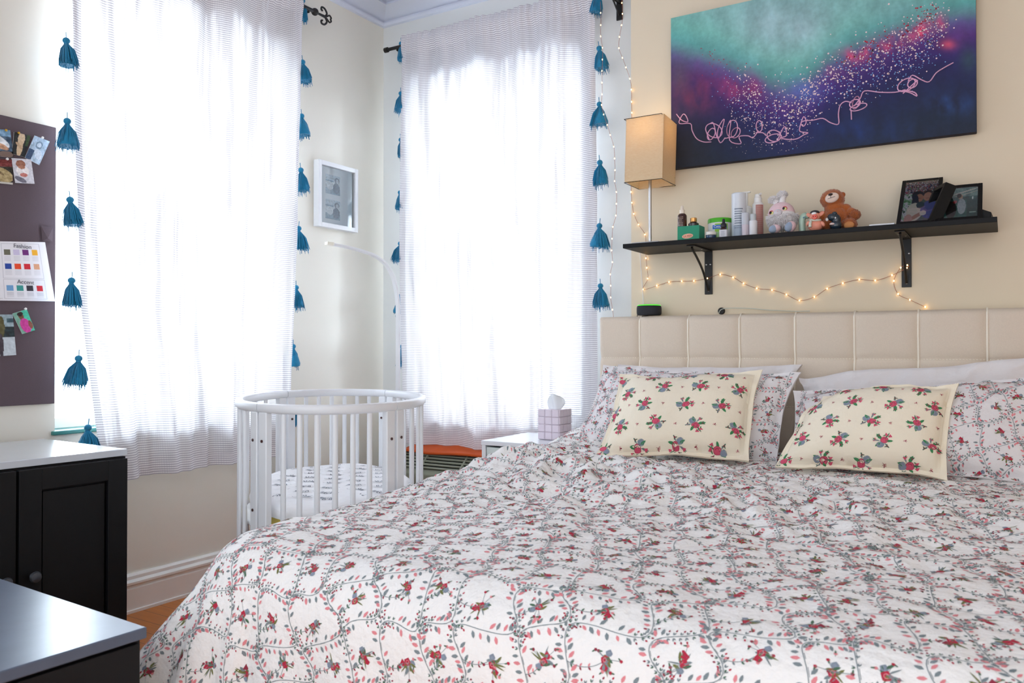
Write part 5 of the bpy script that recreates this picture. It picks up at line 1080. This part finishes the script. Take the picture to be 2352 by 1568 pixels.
e = sp(1787, 489, YBn - .040); MB().ell(e, (.015, .010, .013), n=16, m=10).build('muzzle', mat('pale_grey_plush', (214, 208, 214), .95, bump=(300, .4, .002)), bn); MB().ell(e + Vector((0, -.010, .005)), (.003, .002, .0022), n=8, m=6).build('nose', M_bpink, bn)
for u, v, rr_, a_ in ((1780, 526, (.020, .022, .016), -.35), (1816, 521, (.017, .020, .021), .45)):
    e = sp(u, v, YBn - .045); e.z = max(e.z, SZ + rr_[2] * .9); MB().ell(e, rr_, rot=(0, a_, 0), n=18, m=12).build('foot', M_bpink, bn, smooth=90); MB().ell(e + Vector((-.003, -.010, -.001)), (rr_[0] * .82, rr_[1] * .62, rr_[2] * .84), rot=(0, a_, 0), n=18, m=12).build('foot_sole', M_bblue, bn, smooth=90)
# bear
YBe = 2.965; M_bear = mat('ginger_brown_plush', (178, 94, 36), .95, vary=.25, vscale=120, bump=(350, .8, .004), sheen=.4)
br_ = thing('teddy_bear', 'ginger brown teddy bear with white muzzle looking up', 'soft toy', (xat(1925, YBe), YBe, SZ))
k_ = S1; b = MB()
def E(u, v, rx, ry, rz=None, dy=0.0, rot=0.0):
    p = sp(u, v, YBe + dy); b.ell(p, (rx * k_, (rz or (rx + ry) / 2) * k_, ry * k_), rot=(0, rot, 0), n=22, m=14)
E(1912, 458, 26, 23, 24); E(1888, 461, 5, 6, 4); E(1935.5, 447, 6.5, 6.5, 4); E(1922, 503, 29, 32, 26, .0); E(1918, 478, 24, 16, 20); E(1944, 478, 12, 10, 9, -.005, .6); E(1956, 487, 12, 10, 9, -.012, .7); E(1963, 493, 12, 11, 10, -.018, .5)
E(1950, 515, 17, 15, 16, -.030); E(1898, 517, 16, 14, 16, -.020); E(1890, 497, 9, 14, 9, -.008, -.3); E(1924, 520, 26, 18, 22)
bo = b.build('body', M_bear, br_, smooth=90); rm = bo.modifiers.new('blend', 'REMESH'); rm.mode = 'VOXEL'; rm.voxel_size = .0018; rm.use_smooth_shade = True; smo = bo.modifiers.new('soften', 'SMOOTH'); smo.iterations = 6
b = MB(); rnd = random.Random(8)
for (u, v, rx, ry, dy) in ((1912, 458, 26, 23, 0), (1922, 503, 29, 30, 0), (1963, 493, 12, 11, -.018), (1950, 515, 17, 15, -.03), (1898, 517, 16, 14, -.02)):
    p = sp(u, v, YBe + dy); fur(b, p, (rx * k_ * .98, (rx + ry) / 2 * k_ * .95, ry * k_ * .98), 700, .0035, int(u), -1, 1, .0005, .2)
b.build('fur_tips', M_bear, br_, smooth=0)
p = sp(1911, 454, YBe - .033); MB().ell(p, (15.5 * k_, .010, 11.5 * k_), rot=(0, -.25, 0), n=22, m=12).build('muzzle', mat('cream_muzzle_plush', (236, 214, 200), .9, bump=(300, .3, .002)), br_, smooth=90)
p = sp(1907.5, 446.5, YBe - .043); MB().ell(p, (.0078, .005, .0042), rot=(0, -.15, 0), n=14, m=8).build('nose', mat('dark_brown_nose', (40, 20, 18), .4), br_)
b = MB(); b.tube([sp(1908, 449, YBe - .0445), sp(1908, 455, YBe - .0455)], .0008, 5); b.tube(bez([sp(1901, 456.5, YBe - .0435), sp(1909.5, 453.8, YBe - .0455), sp(1918, 451, YBe - .0435)], 5), .0007, 5); b.build('mouth', mat('black_thread', (20, 16, 18), .8), br_)
p = sp(1950, 517, YBe - .055); MB().ell(p, (.017, .007, .013), n=16, m=10).build('foot_pad', mat('tan_plush_pad', (206, 138, 84), .9), br_)
# pig figurine
YPg = 2.885; M_pig = mat('pink_resin', (230, 150, 126), .45, vary=.1, vscale=40)
pg = thing('pig_figurine', 'small pink pig figurine with black cap and pale scarf', 'figurine', (xat(1872, YPg), YPg, SZ))
b = MB(); pc_ = sp(1873, 518, YPg); pc_.z = SZ + .020; b.ell(pc_, (.025, .018, .021), n=20, m=14); hd = sp(1871.5, 497, YPg); b.ell(hd, (.0165, .015, .0165), n=20, m=14)
b.ell(sp(1856, 513, YPg - .012), (.006, .006, .009), rot=(0, .5, 0)); b.ell(sp(1890, 514, YPg - .012), (.006, .006, .010), rot=(0, -.5, 0))
po = b.build('body', M_pig, pg, smooth=90); rm = po.modifiers.new('blend', 'REMESH'); rm.mode = 'VOXEL'; rm.voxel_size = .0011; rm.use_smooth_shade = True
for u, v, a_ in ((1859, 494.5, -.9), (1886, 491, .9)):
    p = sp(u, v, YPg); MB().ell(p, (.012, .003, .0065), rot=(0, -a_ * .7, 0), n=12, m=8).build('ear', M_pig, pg)
b = MB(); p = sp(1871, 498, YPg - .017); b.lathe([(.0085, 0), (.0092, .006), (.0080, .008)], p + Vector((0, .004, 0)), 16, rot=(R_(90), 0, 0)); sn = b.build('snout', mat('red_orange_snout', (222, 74, 44), .35, coat=.4), pg)
for s_ in (-1, 1): MB().ell(p + Vector((.0033 * s_, -.004, .001)), (.0015, .001, .0022), n=8, m=6).build('nostril', mat('dark_red', (110, 20, 16), .5), sn)
MB().ell(hd + Vector((0, -.012, .0085)), (.0085, .004, .005), n=12, m=8).build('cap_front', M_white2, pg); MB().ell(hd + Vector((0, .002, .0135)), (.0155, .0145, .008), n=18, m=10).build('cap', mat('black_cap', (26, 26, 34), .4, coat=.4), pg)
b = MB(); sc = sp(1872, 506.5, YPg); b.tube([sc + Vector((.0165 * math.cos(a), .014 * math.sin(a), .001 * math.sin(2 * a))) for a in np.linspace(0, 6.283, 22)], .0042, 8); b.tube([sc + Vector((-.010, -.014, 0)), sc + Vector((-.012, -.020, -.012)), sc + Vector((-.012, -.021, -.024))], [.004, .0048, .0052], 8); b.build('scarf', mat('pale_grey_scarf', (206, 210, 196), .6), pg)
# mint and dark figurines
M_mintc = mat('mint_ceramic', (176, 204, 184), .3, coat=.4, vary=.1); b = MB(); P_ = [sp(1843, 531, 2.915), sp(1842, 512, 2.915), sp(1844, 500, 2.915), sp(1851, 495, 2.915), sp(1858, 497, 2.915)]; b.tube(bez(P_, 5), [.011] * 11 + [.012] * 5 + [.009] * 5, 10); b.lathe([(.014, 0), (.014, .004), (.011, .006)], (P_[0].x + .004, 2.915, SZ + .001), 20)
mo = thing('mint_figurine', 'pale mint curved ceramic figurine between bunny and pig', 'figurine', (P_[0].x, 2.915, SZ)); b.build('figurine_body', M_mintc, mo, smooth=60)
p = sp(1846, 498, 2.905); b = MB()
for a in np.arange(0, math.pi, math.pi / 4): b.tube([p + Vector((.005 * math.cos(a), -.0005, .005 * math.sin(a))), p - Vector((.005 * math.cos(a), .0005, .005 * math.sin(a)))], .0006, 5)
b.build('star', mat('blue_glaze', (40, 110, 160), .3), mo)
YD = 2.895; M_dark = mat('dark_teal_glaze', (30, 46, 58), .25, coat=.5, vary=.3, vscale=60)
dk = thing('dark_figurine', 'dark teal glazed animal figurine in front of the teddy bear', 'figurine', (xat(1918, YD), YD, SZ))
b = MB(); p0 = sp(1920, 517, YD); p0.z = SZ + .017; b.ell(p0, (.020, .018, .019), n=18, m=12); b.ell(sp(1921, 505, YD), (.015, .015, .020), n=18, m=12); b.ell(sp(1912, 499, YD - .004), (.017, .014, .013), rot=(0, .25, 0), n=18, m=12); b.ell(sp(1917, 491, YD), (.009, .010, .008))
do = b.build('figurine_body', M_dark, dk, smooth=90); rm = do.modifiers.new('blend', 'REMESH'); rm.mode = 'VOXEL'; rm.voxel_size = .0012; rm.use_smooth_shade = True
MB().ell(sp(1899.5, 504, YD - .006), (.005, .004, .006), n=10, m=8).build('snout_tip', M_white2, dk); MB().ell(sp(1911, 514, YD - .018), (.008, .004, .004), n=10, m=8).build('bow', mat('pale_pink_bow', (232, 204, 198), .5), dk); MB().ell(sp(1919, 500, YD - .016), (.0028, .0015, .0042), n=8, m=6).build('eye', M_steel, dk)

# papers and photo frames at the right end of the shelf
b = MB(); x0, x1 = xat(1998, 2.88), xat(2056, 2.88); b.bounds((x0, 2.862, SZ + .001), (x1, 2.97, SZ + .006)); pb = b.build('booklet', mat('white_booklet_paper', (232, 234, 238), .6), smooth=0, bevel=.001); tag(pb, 'thin white booklet lying on the shelf left of the photo frames', 'booklet')
p = Pic(80, 110, (96, 110, 96)); p.noise(9, 0, 1, 0, 0, 1, .45, cols=[(70, 60, 70), (150, 110, 90), (206, 200, 206), (60, 70, 90), (200, 110, 120), (90, 140, 110), (220, 214, 220)]); p.noise(7, 0, 2, 0, .3, .25, 1, cols=[(90, 140, 80), (150, 190, 150), (220, 220, 220), (60, 90, 60)])
p.el(.42, .36, .19, .12, (52, 54, 60)); p.el(.47, .42, .12, .10, (190, 138, 110)); p.el(.36, .55, .10, .22, (44, 44, 50)); p.el(.72, .34, .15, .11, (66, 56, 58)); p.el(.72, .40, .13, .11, (204, 152, 126))
p.el(.36, .76, .24, .22, (224, 218, 196)); p.el(.80, .72, .26, .22, (92, 100, 160)); p.el(.52, .60, .12, .08, (60, 80, 80)); p.el(.40, .88, .26, .05, (190, 140, 110), -.4); p.el(.62, .80, .10, .06, (224, 214, 200)); p.el(.2, .93, .12, .12, (206, 160, 140)); p.el(.48, .43, .05, .008, (120, 50, 46), .1); p.el(.72, .44, .05, .008, (130, 60, 56))
framed('framed_photo', (-.300, 2.868, SZ + .002), (-.177, 2.868, SZ + .002), (-.297, 3.070, 1.548), .012, .012, M_black, p, 'black frame leaning left of the other two, two smiling people side by side', 'photo frame', 'black photo frames on the shelf')
p = Pic(50, 70, (150, 168, 196)); p.noise(6, 0, 4, cols=[(120, 130, 170), (190, 200, 220), (60, 110, 110), (220, 224, 230), (90, 90, 120)])
FL_ = Vector((-.247, 2.958, SZ + .002)); FR_ = Vector((-.207, 2.868, SZ + .002)); framed('framed_photo', FL_, FR_, FL_ + Vector((.046, .028, .125)), .014, .036, M_black, p, 'middle black frame turned sideways with deep edge between two others', 'photo frame', 'black photo frames on the shelf', gl=False, inner=.01)
p = Pic(80, 70, (30, 84, 78)); p.rect(0, 0, 1, .3, (120, 150, 142)); p.noise(5, 50, 6, 0, 0, 1, .4); p.el(.65, .12, .4, .02, (214, 208, 196), -.25); p.el(.7, .2, .4, .015, (190, 190, 176), -.25); p.el(.48, .30, .07, .09, (176, 140, 110)); p.el(.44, .26, .07, .08, (26, 26, 28)); p.el(.52, .62, .13, .26, (150, 162, 166)); p.el(.20, .72, .16, .30, (20, 16, 20)); p.el(.32, .46, .06, .05, (170, 20, 28)); p.rect(.68, .4, 1, 1, (20, 62, 58)); p.el(.85, .36, .02, .05, (220, 228, 220)); p.rect(.75, .82, .95, .85, (150, 180, 170)); p.noise(14, 24, 7)
framed('framed_photo', (-.178, 2.874, SZ + .002), (-.060, 2.874, SZ + .002), (-.170, 2.980, 1.500), .013, .012, M_black, p, 'black landscape frame nearest the right end of the shelf', 'photo frame', 'black photo frames on the shelf')
ez = MB(); x0, x1 = -.062, -.036; ez.add([(x0, 2.90, SZ + .001), (x1, 2.90, SZ + .001), (x1 + .004, 3.0, SZ + .001), (x0, 3.0, SZ + .001), (x0, 2.90, SZ + .034), (x1, 2.90, SZ + .022), (x1 + .004, 3.0, SZ + .022), (x0, 3.0, SZ + .034)], [(0, 3, 2, 1), (4, 5, 6, 7), (0, 1, 5, 4), (1, 2, 6, 5), (2, 3, 7, 6), (3, 0, 4, 7)]); eo = ez.build('frame_easel', M_black, smooth=0, bevel=.001); tag(eo, 'small black wedge at the right end of the shelf behind the last frame', 'stand')

# smart speaker, cable holder on the headboard
x_, y_ = xat(1490.5, 3.03), 3.03; r_ = .049
spk = thing('smart_speaker', 'round black smart speaker with glowing green ring on the headboard', 'speaker', (x_, y_, HT)); HT += .004
MB().lathe([(r_ * .90, 0), (r_ * .98, .004), (r_, .012), (r_, .028), (r_ * .975, .035), (r_ * .93, .0375)], (x_, y_, HT + .001), 40).build('body', mat('charcoal_knit', (44, 46, 52), .9, vary=.3, vscale=500, bump=(900, .6, .001)), spk)
MB().lathe([(r_ * .93, 0), (r_ * .95, .001), (r_ * .90, .0032), (r_ * .86, .0034)], (x_, y_, HT + .0385), 40).build('light_ring', mat('green_light_ring', (60, 200, 40), .4, emit=((90, 255, 60), .7)), spk)
MB().lathe([(r_ * .86, 0), (r_ * .86, .0022)], (x_, y_, HT + .0405), 40).build('top_plate', M_black, spk)
MB().tube(bez([(x_ - .045, y_ + .02, HT + .008), (x_ - .062, y_ + .03, HT + .004), (x_ - .075, YB - .006, HT - .01)], 6), .0016, 6).build('power_cord', M_iron, spk)
kp = aY(1657, 714, YB - .004); cp = thing('cable_grommet', 'round black cable grommet on the wall with pale cable above the headboard', 'cable holder', kp)
MB().lathe([(.0135, 0), (.0135, .006), (.011, .009), (.006, .009)], kp + Vector((0, .004, 0)), 24, rot=(R_(90), 0, 0)).build('disc', M_iron, cp)
MB().tube(bez([kp + Vector((-.008, -.008, -.008)), kp + Vector((.012, -.012, .008)), aY(1712, 707.5, YB - .010), aY(1770, 712, YB - .010), aY(1825, 714.5, YB - .012), aY(1860, 714, YB - .03)], 8), .0014, 6).build('cable', mat('pale_cable', (206, 214, 206), .5), cp)

# ================================================================== FAIRY LIGHTS
M_led = mat('warm_led', (255, 226, 160), .4, emit=((255, 198, 110), 14.0)); M_wire = mat('copper_wire', (176, 104, 84), .45, metal=.4)
def fairy(label, pts, bulbs):
    root = thing('string_lights', label, 'string lights', pts[0]); MB().tube(bez(pts, 5), .00075, 5).build('wire', M_wire, root, smooth=90)
    b0 = None
    for i, p in enumerate(bulbs):
        if b0 is None: b0 = MB().ell((0, 0, 0), (.0021, .0021, .0027), n=10, m=8).build('bulb', M_led, None, loc=(0, 0, 0)); o = b0
        else: o = bpy.data.objects.new('bulb', b0.data); COL.objects.link(o)
        o.location = Vector(p) + Vector((0, -.002, 0)); par(o, root)
YA = 3.105
A_ = [(1379, 4), (1380, 30), (1380, 58), (1380, 84), (1384, 110), (1384, 137), (1383, 163), (1383, 190), (1383, 217), (1382, 241), (1387, 263), (1395, 287), (1402, 310), (1410, 337), (1412, 364), (1413, 391), (1412, 416), (1416, 441), (1416, 468), (1415, 495), (1408, 521), (1406, 548), (1405, 575), (1407, 602), (1402, 630), (1403, 656), (1403, 683), (1407, 711)]
P_ = [aY(u, v, YA) for u, v in A_]; fairy('string of warm fairy lights hanging straight down beside the curtain', P_ + [aY(1411, 740, YA)], P_[1:])
B1 = [(1427, -20), (1428.7, 7), (1430, 32), (1428, 58), (1423, 85), (1422, 111), (1430, 133), (1438, 155), (1447, 181), (1450.6, 206), (1451, 234), (1451.7, 259), (1451, 300), (1450, 350), (1449.5, 400), (1449.5, 441), (1451.7, 465.5), (1456, 491), (1467, 515.7), (1481.6, 538.7)]
YL = YB - .006
Ys = np.interp(np.arange(len(B1)), [0, 5, 9, 30], [3.15, 3.13, YL, YL]); PB1 = [aY(u, v, y) for (u, v), y in zip(B1, Ys)]
B2 = [(1483, 565), (1484, 593), (1486, 615), (1488, 639.7), (1477, 664.4), (1509, 656), (1537, 647.6), (1566, 645.6), (1594, 645), (1625, 639), (1654.6, 630), (1684, 637), (1708, 650.7), (1738.5, 662), (1773.5, 666), (1806.6, 676.4), (1836.5, 690), (1870.7, 681.5), (1900, 662.7), (1936, 650.4), (1974, 641.7), (2010.5, 644), (2049, 631.8), (2083, 615), (2084, 609), (2069, 614.5), (2053, 645), (2063, 675), (2090, 688.5), (2125, 704.6)]
def yb2(u): return YB - .013 if (1612 < u < 1640 or 2066 < u < 2100) else YL
PB2 = [aY(u, v, yb2(u)) for u, v in B2]
fairy('string of warm fairy lights looping from the rod bracket along the wall below the shelf', PB1 + PB2, [p for i, p in enumerate(PB1) if i not in (0, 12, 13, 14)] + PB2[1:])

# ================================================================== BLACK CABINETS AT THE LEFT
def boxes_local(root_loc, rz): 
    M = Matrix.Rotation(rz, 4, 'Z'); M.translation = Vector(root_loc); return M
def lbox(b, M, a, c, mi=0):
    a = Vector(a); c = Vector(c); o = len(b.v); b.bounds(a, c, mi)
    for i in range(o, len(b.v)): b.v[i] = tuple(M @ Vector(b.v[i]))
    return b
M_blk = mat('black_brown_lacquer', (15, 16, 19), 0.5, spec=.3, vary=.15, vscale=90, bump=(400, .12, .0006)); M_blktop = mat('black_tabletop_sheen_tint', (88, 100, 120), 0.30, vary=.25, vscale=14, bump=(60, .05, .001)); M_knob = mat('dark_pewter_knob', (92, 96, 102), .35, metal=.6)  # tabletop: bluish window reflection mixed into the colour of a black top
CM = boxes_local((-2.226, 1.451, 0), R_(-2.5)); cz = .674   # local: x to -depth (toward wall), y to -length
cab = thing('cabinet', 'black cabinet with framed panel doors standing below the pin board', 'cabinet', (-2.48, 1.0, 0))
b = MB(); lbox(b, CM, (-.480, -1.30, .0), (-.0, -.0, cz - .022)); b.build('body', M_blk, cab, smooth=0, bevel=.001)
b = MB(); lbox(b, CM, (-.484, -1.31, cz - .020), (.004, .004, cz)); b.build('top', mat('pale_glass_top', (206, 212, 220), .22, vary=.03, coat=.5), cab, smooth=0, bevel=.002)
for i, y0 in enumerate((-.305, -.612, -.919)):
    y1 = y0 + .300; b = MB(); zt0, zt1 = .05, cz - .026; sw_ = .058
    lbox(b, CM, (.001, y0, zt0), (.020, y0 + sw_, zt1)); lbox(b, CM, (.001, y1 - sw_, zt0), (.020, y1, zt1)); lbox(b, CM, (.001, y0 + sw_, zt0), (.020, y1 - sw_, zt0 + sw_)); lbox(b, CM, (.001, y0 + sw_, zt1 - sw_), (.020, y1 - sw_, zt1)); lbox(b, CM, (.001, y0 + sw_ + .006, zt0 + sw_ + .006), (.012, y1 - sw_ - .006, zt1 - sw_ - .006))
    d_ = b.build('door', M_blk, cab, smooth=0, bevel=.0018)
    ky = y0 + .032 if i != 1 else y1 - .032; kp_ = CM @ Vector((.020, ky, .365)); MB().lathe([(.006, 0), (.006, .010), (.013, .016), (.0155, .022), (.013, .028), (.004, .031)], kp_, 20, rot=(0, R_(90), R_(-2.5))).build('knob', M_knob, d_)
DM = boxes_local((-1.238, .848, 0), R_(-2.5)); dz_ = .5
dr = thing('dresser', 'low black dresser with bluish window sheen coloured into its top, nearest the camera', 'dresser', (-1.55, .4, 0))
b = MB(); lbox(b, DM, (-.78, -1.10, .0), (-.012, -.006, dz_ - .020)); b.build('body', M_blk, dr, smooth=0, bevel=.001)
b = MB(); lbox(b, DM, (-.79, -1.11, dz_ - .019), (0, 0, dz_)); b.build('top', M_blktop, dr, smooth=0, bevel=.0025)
for y0, y1 in ((-.535, -.012), (-1.08, -.545)):
    for z0, z1 in ((.27, dz_ - .024), (.04, .262)):
        b = MB(); lbox(b, DM, (-.011, y0, z0), (-.001, y1, z1)); d_ = b.build('drawer', M_blk, dr, smooth=0, bevel=.0015)
        for ky in (y1 - .10, y0 + .10):
            kp_ = DM @ Vector((-.001, ky, (z0 + z1) / 2 + .055)); MB().lathe([(.005, 0), (.005, .008), (.011, .013), (.012, .018), (.003, .023)], kp_, 16, rot=(0, R_(90), R_(-2.5))).build('knob', M_black, d_)
